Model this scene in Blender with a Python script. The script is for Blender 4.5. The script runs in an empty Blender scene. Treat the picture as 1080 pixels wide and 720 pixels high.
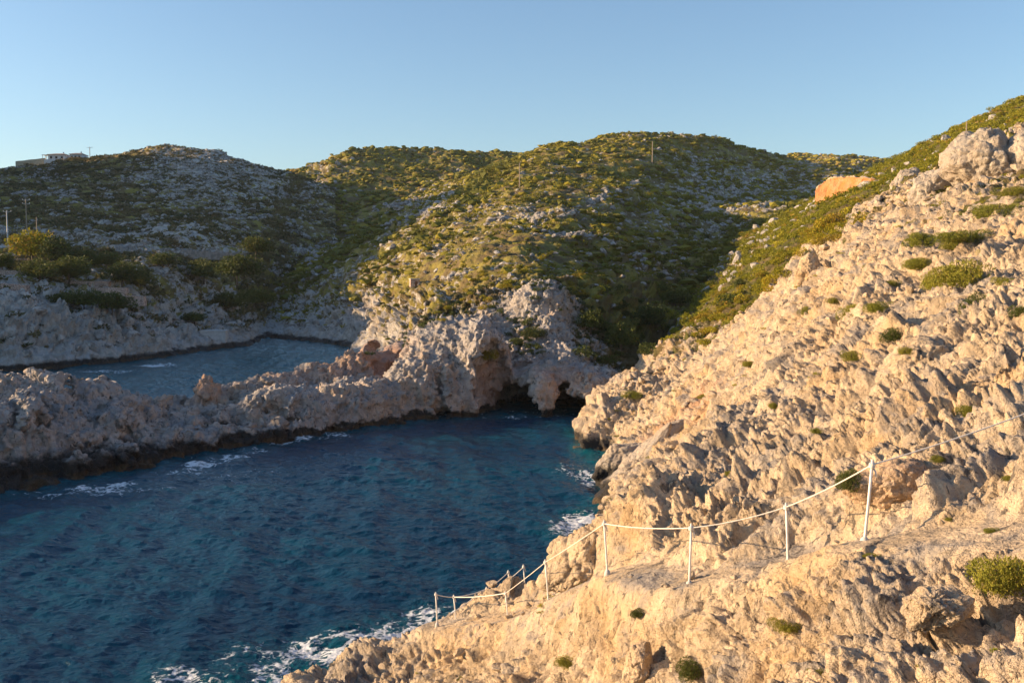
import bpy, math, random
import numpy as np
from mathutils import Vector, Matrix
random.seed(7)
RNG = np.random.default_rng(11)
F = np.float32
rad = math.radians

# ------------------------------------------------------------------ camera, sky, sun, exposure
SC = bpy.context.scene
COL = SC.collection
EYE = 15.0
PITCH = math.atan(70 / 1050.0)
FPX = 1050.0
cam_d = bpy.data.cameras.new('camera')
cam = bpy.data.objects.new('camera', cam_d)
COL.objects.link(cam)
cam.location = (0, 0, EYE)
cam.rotation_euler = (math.pi / 2 - PITCH, 0, 0)
cam_d.sensor_width = 36.0
cam_d.lens = 36.0 * FPX / 1080.0
cam_d.clip_start = 0.3
cam_d.clip_end = 20000
SC.camera = cam

SUN_AZ, SUN_EL = -88.0, 12.5          # azimuth from the view axis (+Y), negative = left
world = bpy.data.worlds.new('World')
SC.world = world
world.use_nodes = True
wn = world.node_tree
wn.nodes.clear()
sky = wn.nodes.new('ShaderNodeTexSky')
sky.sky_type = 'NISHITA'
sky.sun_disc = False
sky.sun_elevation = rad(SUN_EL)
sky.sun_rotation = rad(SUN_AZ)
sky.altitude = 20
sky.air_density = 1.0
sky.dust_density = 0.9
sky.ozone_density = 2.7
bg = wn.nodes.new('ShaderNodeBackground')
bg.inputs['Strength'].default_value = 0.11
wo = wn.nodes.new('ShaderNodeOutputWorld')
wn.links.new(sky.outputs[0], bg.inputs[0])
wn.links.new(bg.outputs[0], wo.inputs[0])

sl = bpy.data.lights.new('sun', 'SUN')
sl.energy = 5.0
sl.angle = rad(0.5)
sl.color = (1.0, 0.69, 0.39)
sun = bpy.data.objects.new('sun', sl)
COL.objects.link(sun)
sdir = Vector((math.sin(rad(SUN_AZ)) * math.cos(rad(SUN_EL)),
               math.cos(rad(SUN_AZ)) * math.cos(rad(SUN_EL)), math.sin(rad(SUN_EL))))
sun.rotation_euler = (-sdir).to_track_quat('-Z', 'Y').to_euler()
sun.location = (-60, 20, 60)
SC.view_settings.view_transform = 'Standard'
SC.view_settings.look = 'None'
SC.view_settings.exposure = 1.05
SC.view_settings.gamma = 1.0
SC.render.engine = 'CYCLES'
SC.cycles.max_bounces = 5
SC.cycles.diffuse_bounces = 3
SC.cycles.glossy_bounces = 2
SC.cycles.transparent_max_bounces = 4
SC.cycles.volume_bounces = 0

# ------------------------------------------------------------------ projection between photo pixels and the place
cP, sP = math.cos(PITCH), math.sin(PITCH)


def unproj(px, py, D):
    """photo pixel (1080x720) and distance along +Y -> world point"""
    dx = px - 540.0
    v = 360.0 - py
    dy = FPX * cP + v * sP
    dz = -FPX * sP + v * cP
    s = D / dy
    return (dx * s, D, EYE + dz * s)


def proj(P):
    X, Y, Z = P[..., 0], P[..., 1], P[..., 2] - EYE
    d = Y * cP - Z * sP
    u = Y * sP + Z * cP
    return 540 + FPX * X / d, 360 - FPX * u / d, d


# ------------------------------------------------------------------ noise
def _h(ix, iy, iz, seed):
    h = (ix.astype(np.uint32) * np.uint32(374761393) + iy.astype(np.uint32) * np.uint32(668265263)
         + iz.astype(np.uint32) * np.uint32(2147483647 - 1013904223) + np.uint32((seed * 974634777) & 0xffffffff))
    h ^= h >> np.uint32(13)
    h *= np.uint32(1274126177)
    h ^= h >> np.uint32(16)
    h *= np.uint32(2246822519)
    h ^= h >> np.uint32(14)
    return h


def _perlin(x, y, z, seed):
    fx, fy, fz = np.floor(x), np.floor(y), np.floor(z)
    ix, iy, iz = fx.astype(np.int64), fy.astype(np.int64), fz.astype(np.int64)
    x = x - fx; y = y - fy; z = z - fz
    u = x * x * x * (x * (x * 6 - 15) + 10)
    v = y * y * y * (y * (y * 6 - 15) + 10)
    w = z * z * z * (z * (z * 6 - 15) + 10)
    r = []
    for dz in (0, 1):
        for dy in (0, 1):
            for dx in (0, 1):
                h = _h(ix + dx, iy + dy, iz + dz, seed)
                gx = (h & np.uint32(1023)).astype(F) * F(2 / 1023) - 1
                gy = ((h >> np.uint32(10)) & np.uint32(1023)).astype(F) * F(2 / 1023) - 1
                gz = ((h >> np.uint32(20)) & np.uint32(1023)).astype(F) * F(2 / 1023) - 1
                r.append(gx * (x - dx) + gy * (y - dy) + gz * (z - dz))
    a = r[0] + u * (r[1] - r[0]); b = r[2] + u * (r[3] - r[2])
    c = r[4] + u * (r[5] - r[4]); d = r[6] + u * (r[7] - r[6])
    a = a + v * (b - a); c = c + v * (d - c)
    return (a + w * (c - a)) * F(1.25)


def chunked(fn, P, *a, step=250000):
    out = np.empty(len(P), F)
    for i in range(0, len(P), step):
        out[i:i + step] = fn(P[i:i + step], *a)
    return out


def noise(P, scale=1.0, seed=0):
    """P (N,3); scale = size of a feature in metres (scalar or per-axis)"""
    s = np.broadcast_to(np.asarray(scale, F), (3,))
    o = F(seed * 17.31 % 91.7)
    return chunked(lambda Q: _perlin((Q[:, 0] / s[0] + o).astype(F), (Q[:, 1] / s[1] - o).astype(F),
                                     (Q[:, 2] / s[2] + o * F(.7)).astype(F), seed), P.astype(F))


def fbm(P, scale, oct=4, seed=0, gain=0.5, lac=2.03):
    s = np.asarray(scale, F); a = 1.0; t = 0; out = np.zeros(len(P), F)
    for k in range(oct):
        out += F(a) * noise(P, s, seed + k); t += a
        a *= gain; s = s / lac
    return out / F(t) * F(1.6)


def billow(P, scale, oct=4, seed=0, gain=0.5, lac=2.1):
    """rounded lumps with sharp creases between them, 0 at the creases"""
    s = np.asarray(scale, F); a = 1.0; t = 0; out = np.zeros(len(P), F)
    for k in range(oct):
        out += F(a) * np.abs(noise(P, s, seed + k)); t += a
        a *= gain; s = s / lac
    return out / F(t)


def worley(P, scale, seed=0):
    """returns F1, F2 and the cell's random value"""
    s = np.broadcast_to(np.asarray(scale, F), (3,))
    n = len(P)
    F1 = np.empty(n, F); F2 = np.empty(n, F); ID = np.empty(n, F)
    for i in range(0, n, 150000):
        Q = (P[i:i + 150000] / s).astype(F)
        f = np.floor(Q); c = f.astype(np.int64); fr = Q - f
        f1 = np.full(len(Q), 9, F); f2 = np.full(len(Q), 9, F); idv = np.zeros(len(Q), F)
        for dz in (-1, 0, 1):
            for dy in (-1, 0, 1):
                for dx in (-1, 0, 1):
                    h = _h(c[:, 0] + dx, c[:, 1] + dy, c[:, 2] + dz, seed)
                    ox = (h & np.uint32(1023)).astype(F) * F(1 / 1023)
                    oy = ((h >> np.uint32(10)) & np.uint32(1023)).astype(F) * F(1 / 1023)
                    oz = ((h >> np.uint32(20)) & np.uint32(1023)).astype(F) * F(1 / 1023)
                    d = (dx + ox - fr[:, 0]) ** 2 + (dy + oy - fr[:, 1]) ** 2 + (dz + oz - fr[:, 2]) ** 2
                    m = d < f1
                    f2 = np.where(m, f1, np.minimum(f2, d))
                    idv = np.where(m, (h >> np.uint32(8) & np.uint32(4095)).astype(F) / F(4095), idv)
                    f1 = np.where(m, d, f1)
        F1[i:i + 150000] = np.sqrt(f1); F2[i:i + 150000] = np.sqrt(f2); ID[i:i + 150000] = idv
    return F1, F2, ID


def crag(P, scale, seed=0):
    """every cell is a block with its own flat, tilted face: -1..1"""
    s = np.broadcast_to(np.asarray(scale, F), (3,))
    out = np.empty(len(P), F)
    for i in range(0, len(P), 150000):
        Q = (P[i:i + 150000] / s).astype(F)
        f = np.floor(Q); c = f.astype(np.int64); fr = Q - f
        f1 = np.full(len(Q), 9, F); v = np.zeros(len(Q), F)
        for dz in (-1, 0, 1):
            for dy in (-1, 0, 1):
                for dx in (-1, 0, 1):
                    h = _h(c[:, 0] + dx, c[:, 1] + dy, c[:, 2] + dz, seed)
                    ax = dx + (h & np.uint32(1023)).astype(F) * F(1 / 1023) - fr[:, 0]
                    ay = dy + ((h >> np.uint32(10)) & np.uint32(1023)).astype(F) * F(1 / 1023) - fr[:, 1]
                    az = dz + ((h >> np.uint32(20)) & np.uint32(1023)).astype(F) * F(1 / 1023) - fr[:, 2]
                    d = ax * ax + ay * ay + az * az
                    m = d < f1
                    g1 = ((h >> np.uint32(3)) & np.uint32(255)).astype(F) / F(127.5) - 1
                    g2 = ((h >> np.uint32(13)) & np.uint32(255)).astype(F) / F(127.5) - 1
                    g3 = ((h >> np.uint32(22)) & np.uint32(255)).astype(F) / F(127.5) - 1
                    v = np.where(m, ax * g1 + ay * g2 + az * g3 + g2 * F(.35), v)
                    f1 = np.where(m, d, f1)
        out[i:i + 150000] = v
    return out


def sstep(a, b, x):
    t = np.clip((x - a) / (b - a), 0, 1)
    return t * t * (3 - 2 * t)


# ------------------------------------------------------------------ thin-plate surface through surveyed points
class TPS:
    """values (N,k) at positions (N,2); distances are measured in a space that shrinks with distance from the eye"""
    def __init__(self, xy, val, smooth=0.0):
        self.c = self.warp(np.asarray(xy, float))
        n = len(self.c)
        K = self.phi(self.c[:, None] - self.c[None]) + np.eye(n) * smooth
        A = np.concatenate([np.ones((n, 1)), self.c], 1)
        M = np.block([[K, A], [A.T, np.zeros((3, 3))]])
        b = np.concatenate([np.asarray(val, float).reshape(n, -1), np.zeros((3, np.asarray(val).reshape(n, -1).shape[1]))])
        self.w = np.linalg.solve(M, b)

    @staticmethod
    def warp(xy):
        r = np.hypot(xy[:, 0], xy[:, 1]) + 6.0
        k = np.log(r) * 12.0
        a = np.arctan2(xy[:, 0], xy[:, 1] + 6.0) * 14.0
        return np.stack([a, k], 1)

    @staticmethod
    def phi(d):
        r2 = (d ** 2).sum(-1)
        return 0.5 * r2 * np.log(r2 + 1e-9)

    def __call__(self, x, y):
        sh = x.shape
        q = self.warp(np.stack([x.ravel(), y.ravel()], 1).astype(float))
        out = np.empty((len(q), self.w.shape[1]))
        n = len(self.c)
        for i in range(0, len(q), 40000):
            b = q[i:i + 40000]
            out[i:i + 40000] = self.phi(b[:, None] - self.c[None]) @ self.w[:n] + self.w[n] + b @ self.w[n + 1:]
        return out.reshape(sh + (-1,))


def survey(pts, world_pts):
    xy = []; v = []
    for px, py, D, g in pts:
        x, y, z = unproj(px, py, D)
        xy.append((x, y)); v.append((z, g))
    for x, y, z, g in world_pts:
        xy.append((x, y)); v.append((z, g))
    return TPS(xy, v, 0.02)


# ------------------------------------------------------------------ mesh helpers
def tag(o, label=None, cat=None, group=None, kind=None):
    if label: o['label'] = label
    if cat: o['category'] = cat
    if group: o['group'] = group
    if kind: o['kind'] = kind
    return o


def mesh_np(name, V, Q, mat, smooth=True, attrs=None, k=4):
    me = bpy.data.meshes.new(name)
    V = np.ascontiguousarray(V, F); Q = np.ascontiguousarray(Q, np.int32)
    me.vertices.add(len(V)); me.vertices.foreach_set('co', V.ravel())
    me.loops.add(Q.size); me.loops.foreach_set('vertex_index', Q.ravel())
    me.polygons.add(len(Q)); me.polygons.foreach_set('loop_start', np.arange(0, Q.size, k, dtype=np.int32))
    me.polygons.foreach_set('use_smooth', np.full(len(Q), smooth))
    me.update(calc_edges=True)
    for an, av in (attrs or {}).items():
        av = np.asarray(av, F)
        if av.ndim == 1:
            at = me.attributes.new(an, 'FLOAT', 'POINT'); at.data.foreach_set('value', np.ascontiguousarray(av))
        else:
            at = me.attributes.new(an, 'FLOAT_COLOR', 'POINT')
            at.data.foreach_set('color', np.concatenate([av, np.ones((len(av), 1), F)], 1).ravel())
    if mat: me.materials.append(mat)
    return me


def link(name, me, parent=None, loc=None):
    o = bpy.data.objects.new(name, me); COL.objects.link(o)
    if parent: o.parent = parent
    if loc is not None: o.location = loc
    return o


def empty(name, loc=(0, 0, 0), rz=0):
    o = bpy.data.objects.new(name, None); COL.objects.link(o)
    o.location = loc; o.rotation_euler = (0, 0, rz); o.empty_display_size = 0.3
    return o


def grid_faces(nr, nc):
    i = np.arange((nr - 1) * (nc - 1)); r = i // (nc - 1); c = i % (nc - 1)
    a = r * nc + c
    return np.stack([a, a + 1, a + nc + 1, a + nc], 1)


def grid_normals(P):
    du = np.gradient(P, axis=1); dv = np.gradient(P, axis=0)
    n = np.cross(du, dv)
    n /= np.linalg.norm(n, axis=-1, keepdims=True) + 1e-9
    return n


def box_blur(A, k):
    for ax in (0, 1):
        pad = [(0, 0)] * A.ndim; pad[ax] = (k + 1, k)
        c = np.cumsum(np.pad(A, pad, mode='edge'), axis=ax)
        hi = [slice(None)] * A.ndim; lo = list(hi)
        hi[ax] = slice(2 * k + 1, None); lo[ax] = slice(0, -(2 * k + 1))
        A = (c[tuple(hi)] - c[tuple(lo)]) / (2 * k + 1)
    return A / (np.linalg.norm(A, axis=-1, keepdims=True) + 1e-9)


# visible-surface buffer over the photo frame
BW, BH = 1080, 720
ZB = np.full((BH, BW), 1e9, F)
PB = np.zeros((BH, BW, 3), F)
NB = np.zeros((BH, BW, 3), F)


def splat(V, N):
    px, py, d = proj(V)
    ok = (d > 1) & (px >= 0) & (px < BW) & (py >= 0) & (py < BH)
    V, N, d = V[ok], N[ok], d[ok]
    ix = px[ok].astype(int); iy = py[ok].astype(int)
    o = np.argsort(-d)
    ix, iy, d, V, N = ix[o], iy[o], d[o], V[o], N[o]
    m = d < ZB[iy, ix]
    ZB[iy[m], ix[m]] = d[m]; PB[iy[m], ix[m]] = V[m]; NB[iy[m], ix[m]] = N[m]


def anchor(px, py, r=3):
    """point of the built ground seen at this place"""
    x0, y0 = max(0, int(px) - r), max(0, int(py) - r)
    z = ZB[y0:int(py) + r + 1, x0:int(px) + r + 1]
    if z.size == 0 or z.min() > 1e8: return None, None
    yy, xx = np.mgrid[y0:y0 + z.shape[0], x0:x0 + z.shape[1]]
    cand = z < 1e8
    near = np.percentile(z[cand], 30)
    cost = (xx - px) ** 2 + (yy - py) ** 2 + np.where(cand & (z <= near * 1.06), 0, 1e6)
    k = np.unravel_index(np.argmin(cost), z.shape)
    return PB[y0 + k[0], x0 + k[1]].copy(), NB[y0 + k[0], x0 + k[1]].copy()


# ------------------------------------------------------------------ materials
def new_mat(name):
    m = bpy.data.materials.new(name); m.use_nodes = True
    nt = m.node_tree; nt.nodes.clear()
    out = nt.nodes.new('ShaderNodeOutputMaterial')
    b = nt.nodes.new('ShaderNodeBsdfPrincipled')
    nt.links.new(b.outputs[0], out.inputs[0])
    return m, nt, b


class N:
    """small node-building helper"""
    def __init__(self, nt): self.nt = nt
    def n(self, t, **k):
        x = self.nt.nodes.new(t)
        for a, v in k.items(): setattr(x, a, v)
        return x
    def set(self, sock, v):
        if hasattr(v, 'is_output') or isinstance(v, bpy.types.NodeSocket): self.nt.links.new(v, sock)
        else: sock.default_value = v
    def noise(self, vec, scale, detail=4, rough=0.55, dist=0.0):
        x = self.n('ShaderNodeTexNoise'); self.set(x.inputs['Vector'], vec)
        x.inputs['Scale'].default_value = scale; x.inputs['Detail'].default_value = detail
        x.inputs['Roughness'].default_value = rough; x.inputs['Distortion'].default_value = dist
        return x.outputs[0]
    def vor(self, vec, scale, feature='F1', rnd=1.0):
        x = self.n('ShaderNodeTexVoronoi', feature=feature); self.set(x.inputs['Vector'], vec)
        x.inputs['Scale'].default_value = scale; x.inputs['Randomness'].default_value = rnd
        return x.outputs[0]
    def ramp(self, f, a, b, va=0.0, vb=1.0, smooth=True):
        x = self.n('ShaderNodeMapRange'); x.interpolation_type = 'SMOOTHSTEP' if smooth else 'LINEAR'
        self.set(x.inputs[0], f)
        for i, v in enumerate((a, b, va, vb)): x.inputs[i + 1].default_value = v
        return x.outputs[0]
    def mix(self, f, a, b):
        x = self.n('ShaderNodeMix', data_type='RGBA'); self.set(x.inputs[0], f)
        self.set(x.inputs[6], a if not isinstance(a, tuple) else a + (1,))
        self.set(x.inputs[7], b if not isinstance(b, tuple) else b + (1,))
        return x.outputs[2]
    def math(self, op, a, b=0.0, c=0.0):
        x = self.n('ShaderNodeMath', operation=op); self.set(x.inputs[0], a); self.set(x.inputs[1], b); self.set(x.inputs[2], c)
        return x.outputs[0]
    def attr(self, name, out='Fac'):
        x = self.n('ShaderNodeAttribute', attribute_name=name); return x.outputs[out]
    def pos(self):
        return self.n('ShaderNodeNewGeometry').outputs['Position']
    def sep(self, v):
        x = self.n('ShaderNodeSeparateXYZ'); self.set(x.inputs[0], v); return x.outputs
    def scalev(self, v, s):
        x = self.n('ShaderNodeVectorMath', operation='MULTIPLY'); self.set(x.inputs[0], v); x.inputs[1].default_value = s
        return x.outputs[0]
    def bump(self, h, strength, dist, prev=None):
        x = self.n('ShaderNodeBump'); self.set(x.inputs['Height'], h)
        x.inputs['Strength'].default_value = strength; x.inputs['Distance'].default_value = dist
        if prev is not None: self.set(x.inputs['Normal'], prev)
        return x.outputs[0]


def rock_material(name, light, dark, grey, warm, veg=(0.09, 0.085, 0.03), fine=1.0, wet_top=1.1, warm_amt=0.5, pit_shade_amt=0.7, tide=None, tn=3.6):
    m, nt, b = new_mat(name); g = N(nt)
    p = g.pos()
    big = g.noise(p, 0.16 * fine, 4)
    mid = g.noise(p, 0.9 * fine, 5, 0.62)
    fin = g.noise(p, 5.0 * fine, 5, 0.65)
    c = g.mix(g.ramp(mid, 0.36, 0.62), dark, light)
    c = g.mix(g.math('MULTIPLY', g.ramp(big, 0.50, 0.62), warm_amt), c, warm)
    # weathered grey skin, mostly on the surfaces that look up
    nz = g.sep(g.n('ShaderNodeNewGeometry').outputs['Normal'])[2]
    gm = g.math('MULTIPLY', g.ramp(g.noise(p, 0.45 * fine, 6, 0.7, 0.6), 0.46, 0.60), g.ramp(nz, -0.1, 0.9, 0.35, 0.95))
    c = g.mix(gm, c, grey)
    # lichen freckles; dark specks painting the shade of pits
    c = g.mix(g.math('MULTIPLY', g.ramp(fin, 0.54, 0.72), 0.45), c, tuple(x * 0.5 for x in grey))
    c = g.mix(g.math('MULTIPLY', g.ramp(g.noise(p, 2.1 * fine, 3), 0.60, 0.72), 0.35), c, tuple(min(1, x * 1.25) for x in light))
    pit = g.noise(g.scalev(p, (1, 1, .6)), 3.4 * fine, 6, 0.72, 0.8)
    c = g.mix(g.math('MULTIPLY', g.ramp(pit, 0.44, 0.36), pit_shade_amt), c, tuple(x * 0.30 for x in grey))
    # soil and low plants
    vm = g.attr('veg')
    vn = g.math('ADD', vm, g.math('MULTIPLY', g.math('SUBTRACT', g.noise(p, 0.8 * fine, 5, 0.65), 0.5), 1.6))
    vcol = g.mix(g.ramp(g.noise(p, 0.35 * fine, 4), 0.4, 0.6), veg, (0.16, 0.12, 0.055))
    c = g.mix(g.ramp(vn, 0.42, 0.56), c, vcol)
    # orange stains, and bounce and sunlight painted on the headland rock
    c = g.mix(g.attr('stain_glow'), c, (0.52, 0.19, 0.045))
    # tide zone: black algae skin, brown weed at the waterline
    z = g.sep(p)[2]
    zz = g.math('ADD', z, g.math('MULTIPLY', g.math('SUBTRACT', g.noise(p, 0.35, 6, 0.7), 0.5), tn))
    if tide: zz = g.math('DIVIDE', zz, g.ramp(g.sep(p)[0], tide[0], tide[1], 1.0, tide[2]))
    c = g.mix(g.ramp(zz, wet_top * 0.62, wet_top * 1.25, 1.0, 0.0), c, (0.034, 0.030, 0.027))
    c = g.mix(g.math('MULTIPLY', g.ramp(z, 0.10, 0.32, 0.8, 0.0), g.ramp(g.noise(p, .6, 3), .4, .6)), c, (0.10, 0.065, 0.03))
    nt.links.new(c, b.inputs['Base Color'])
    rgh = g.ramp(zz, wet_top * 0.5, wet_top * 1.2, 0.45, 0.92)
    nt.links.new(rgh, b.inputs['Roughness'])
    b.inputs['Specular IOR Level'].default_value = 0.25
    h1 = g.noise(p, 2.6 * fine, 6, 0.7)
    bn = g.bump(h1, 1.0, 0.32 / fine)
    bn = g.bump(g.vor(p, 7.0 * fine), 0.5, 0.06 / fine, bn)
    bn = g.bump(g.noise(p, 14 * fine, 4, 0.7), 0.6, 0.05 / fine, bn)
    nt.links.new(bn, b.inputs['Normal'])
    return m


M_CLIFF = rock_material('sunlit_limestone', (0.67, 0.525, 0.365), (0.48, 0.37, 0.25), (0.345, 0.305, 0.27), (0.60, 0.40, 0.20), pit_shade_amt=.85,
                        veg=(0.10, 0.10, 0.022), wet_top=0.9)
M_SPIT = rock_material('grey_limestone', (0.54, 0.49, 0.45), (0.36, 0.325, 0.30), (0.34, 0.335, 0.34), (0.52, 0.38, 0.27), fine=0.8, wet_top=1.5, warm_amt=0.6, pit_shade_amt=.95, tide=(-36, -16, .36))
M_BOULDER = rock_material('boulder_stone', (0.54, 0.47, 0.38), (0.40, 0.34, 0.28), (0.36, 0.33, 0.30), (0.50, 0.38, 0.26), pit_shade_amt=.8)
M_HILL = rock_material('hill_ground', (0.56, 0.52, 0.47), (0.36, 0.33, 0.29), (0.46, 0.45, 0.44), (0.30, 0.20, 0.11),
                       veg=(0.26, 0.22, 0.05), fine=0.6, wet_top=0.9, warm_amt=0.4, tn=1.6)


def leaf_material(name, c1, c2, c3, scale=1.2):
    m, nt, b = new_mat(name); g = N(nt)
    oi = g.n('ShaderNodeObjectInfo').outputs['Random']
    tint = g.attr('tint')
    t = g.math('FRACT', g.math('ADD', tint, g.math('MULTIPLY', oi, 0.999)))
    c = g.mix(g.ramp(t, 0.15, 0.75), c1, c2)
    c = g.mix(g.ramp(t, 0.86, 0.93), c, c3)
    c = g.mix(g.math('MULTIPLY', g.noise(g.pos(), scale, 3), 0.5), c, c2)
    nt.links.new(c, b.inputs['Base Color'])
    b.inputs['Roughness'].default_value = 0.7
    b.inputs['Specular IOR Level'].default_value = 0.2
    tr = g.n('ShaderNodeBsdfTranslucent'); nt.links.new(c, tr.inputs[0])
    ms = g.n('ShaderNodeMixShader'); ms.inputs[0].default_value = 0.25
    nt.links.new(b.outputs[0], ms.inputs[1]); nt.links.new(tr.outputs[0], ms.inputs[2])
    out = [n for n in nt.nodes if n.type == 'OUTPUT_MATERIAL'][0]
    nt.links.new(ms.outputs[0], out.inputs[0])
    return m


M_LEAF_SUN = leaf_material('garrigue_leaves', (0.14, 0.16, 0.014), (0.40, 0.34, 0.025), (0.44, 0.23, 0.04))
M_LEAF_DARK = leaf_material('evergreen_leaves', (0.036, 0.058, 0.014), (0.095, 0.115, 0.024), (0.13, 0.11, 0.03))
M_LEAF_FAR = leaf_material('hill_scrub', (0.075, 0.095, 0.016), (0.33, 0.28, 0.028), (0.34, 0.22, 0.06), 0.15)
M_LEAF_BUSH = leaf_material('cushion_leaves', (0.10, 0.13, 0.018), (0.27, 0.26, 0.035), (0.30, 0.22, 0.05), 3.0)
M_LEAF_DULL = leaf_material('shaded_hill_scrub', (0.060, 0.070, 0.030), (0.17, 0.155, 0.060), (0.22, 0.16, 0.08), 0.15)  # hill scrub toned down in colour for the hill in shade
M_LEAF_GOLD = leaf_material('golden_leaves', (0.20, 0.18, 0.02), (0.36, 0.25, 0.02), (0.20, 0.12, 0.02))


def plain(name, col, rough=0.7, metal=0.0, bump=0.0, var=0.25, sc=6.0):
    m, nt, b = new_mat(name); g = N(nt)
    c = g.mix(g.ramp(g.noise(g.pos(), sc, 5, 0.6), 0.35, 0.7), tuple(x * (1 - var) for x in col), col)
    nt.links.new(c, b.inputs['Base Color'])
    b.inputs['Roughness'].default_value = rough; b.inputs['Metallic'].default_value = metal
    if bump:
        nt.links.new(g.bump(g.noise(g.pos(), sc * 2, 5), 0.7, bump), b.inputs['Normal'])
    return m


M_BARK = plain('bark', (0.12, 0.09, 0.065), 0.9, 0, 0.02)
M_WHITE = plain('white_paint', (0.80, 0.77, 0.72), 0.5, 0, 0.0, 0.18, 9)
M_ROPE = plain('white_rope', (0.78, 0.73, 0.66), 0.8, 0, 0.004, 0.2, 30)
M_RUST = plain('rust', (0.20, 0.09, 0.04), 0.8)
M_POLE = plain('pole_wood', (0.36, 0.28, 0.20), 0.85, 0, 0.01)
M_STEEL = plain('pole_steel', (0.55, 0.55, 0.52), 0.5, 0.2)
M_CONC = plain('concrete', (0.55, 0.54, 0.52), 0.85, 0, 0.02, 0.2, 2)
M_HOUSE = plain('house_plaster', (0.72, 0.71, 0.70), 0.8, 0, 0.0, 0.08, 1)
M_ROOFT = plain('roof_tiles', (0.42, 0.34, 0.30), 0.8, 0, 0.02, 0.3, 2)
M_GLASS = plain('dark_glass', (0.03, 0.035, 0.04), 0.15)
M_OCHRE = plain('ochre_wall', (0.62, 0.50, 0.34), 0.85, 0, 0.02, 0.2, 1)


def masonry(name, c1, c2, mortar, sc):
    m, nt, b = new_mat(name); g = N(nt)
    p = g.pos()
    v = g.scalev(p, (1, 1, 1.9))
    f1 = g.n('ShaderNodeTexVoronoi', feature='F1'); nt.links.new(v, f1.inputs['Vector']); f1.inputs['Scale'].default_value = sc
    ed = g.vor(v, sc, 'DISTANCE_TO_EDGE')
    rnd = g.sep(f1.outputs['Color'])[0]
    c = g.mix(rnd, c1, c2)
    c = g.mix(g.ramp(ed, 0.03, 0.09, 1, 0), c, mortar)
    nt.links.new(c, b.inputs['Base Color']); b.inputs['Roughness'].default_value = 0.9
    nt.links.new(g.bump(ed, 0.8, 0.08), b.inputs['Normal'])
    return m


M_WALL = masonry('dry_stone', (0.46, 0.31, 0.24), (0.62, 0.46, 0.37), (0.13, 0.09, 0.07), 2.6)

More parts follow.
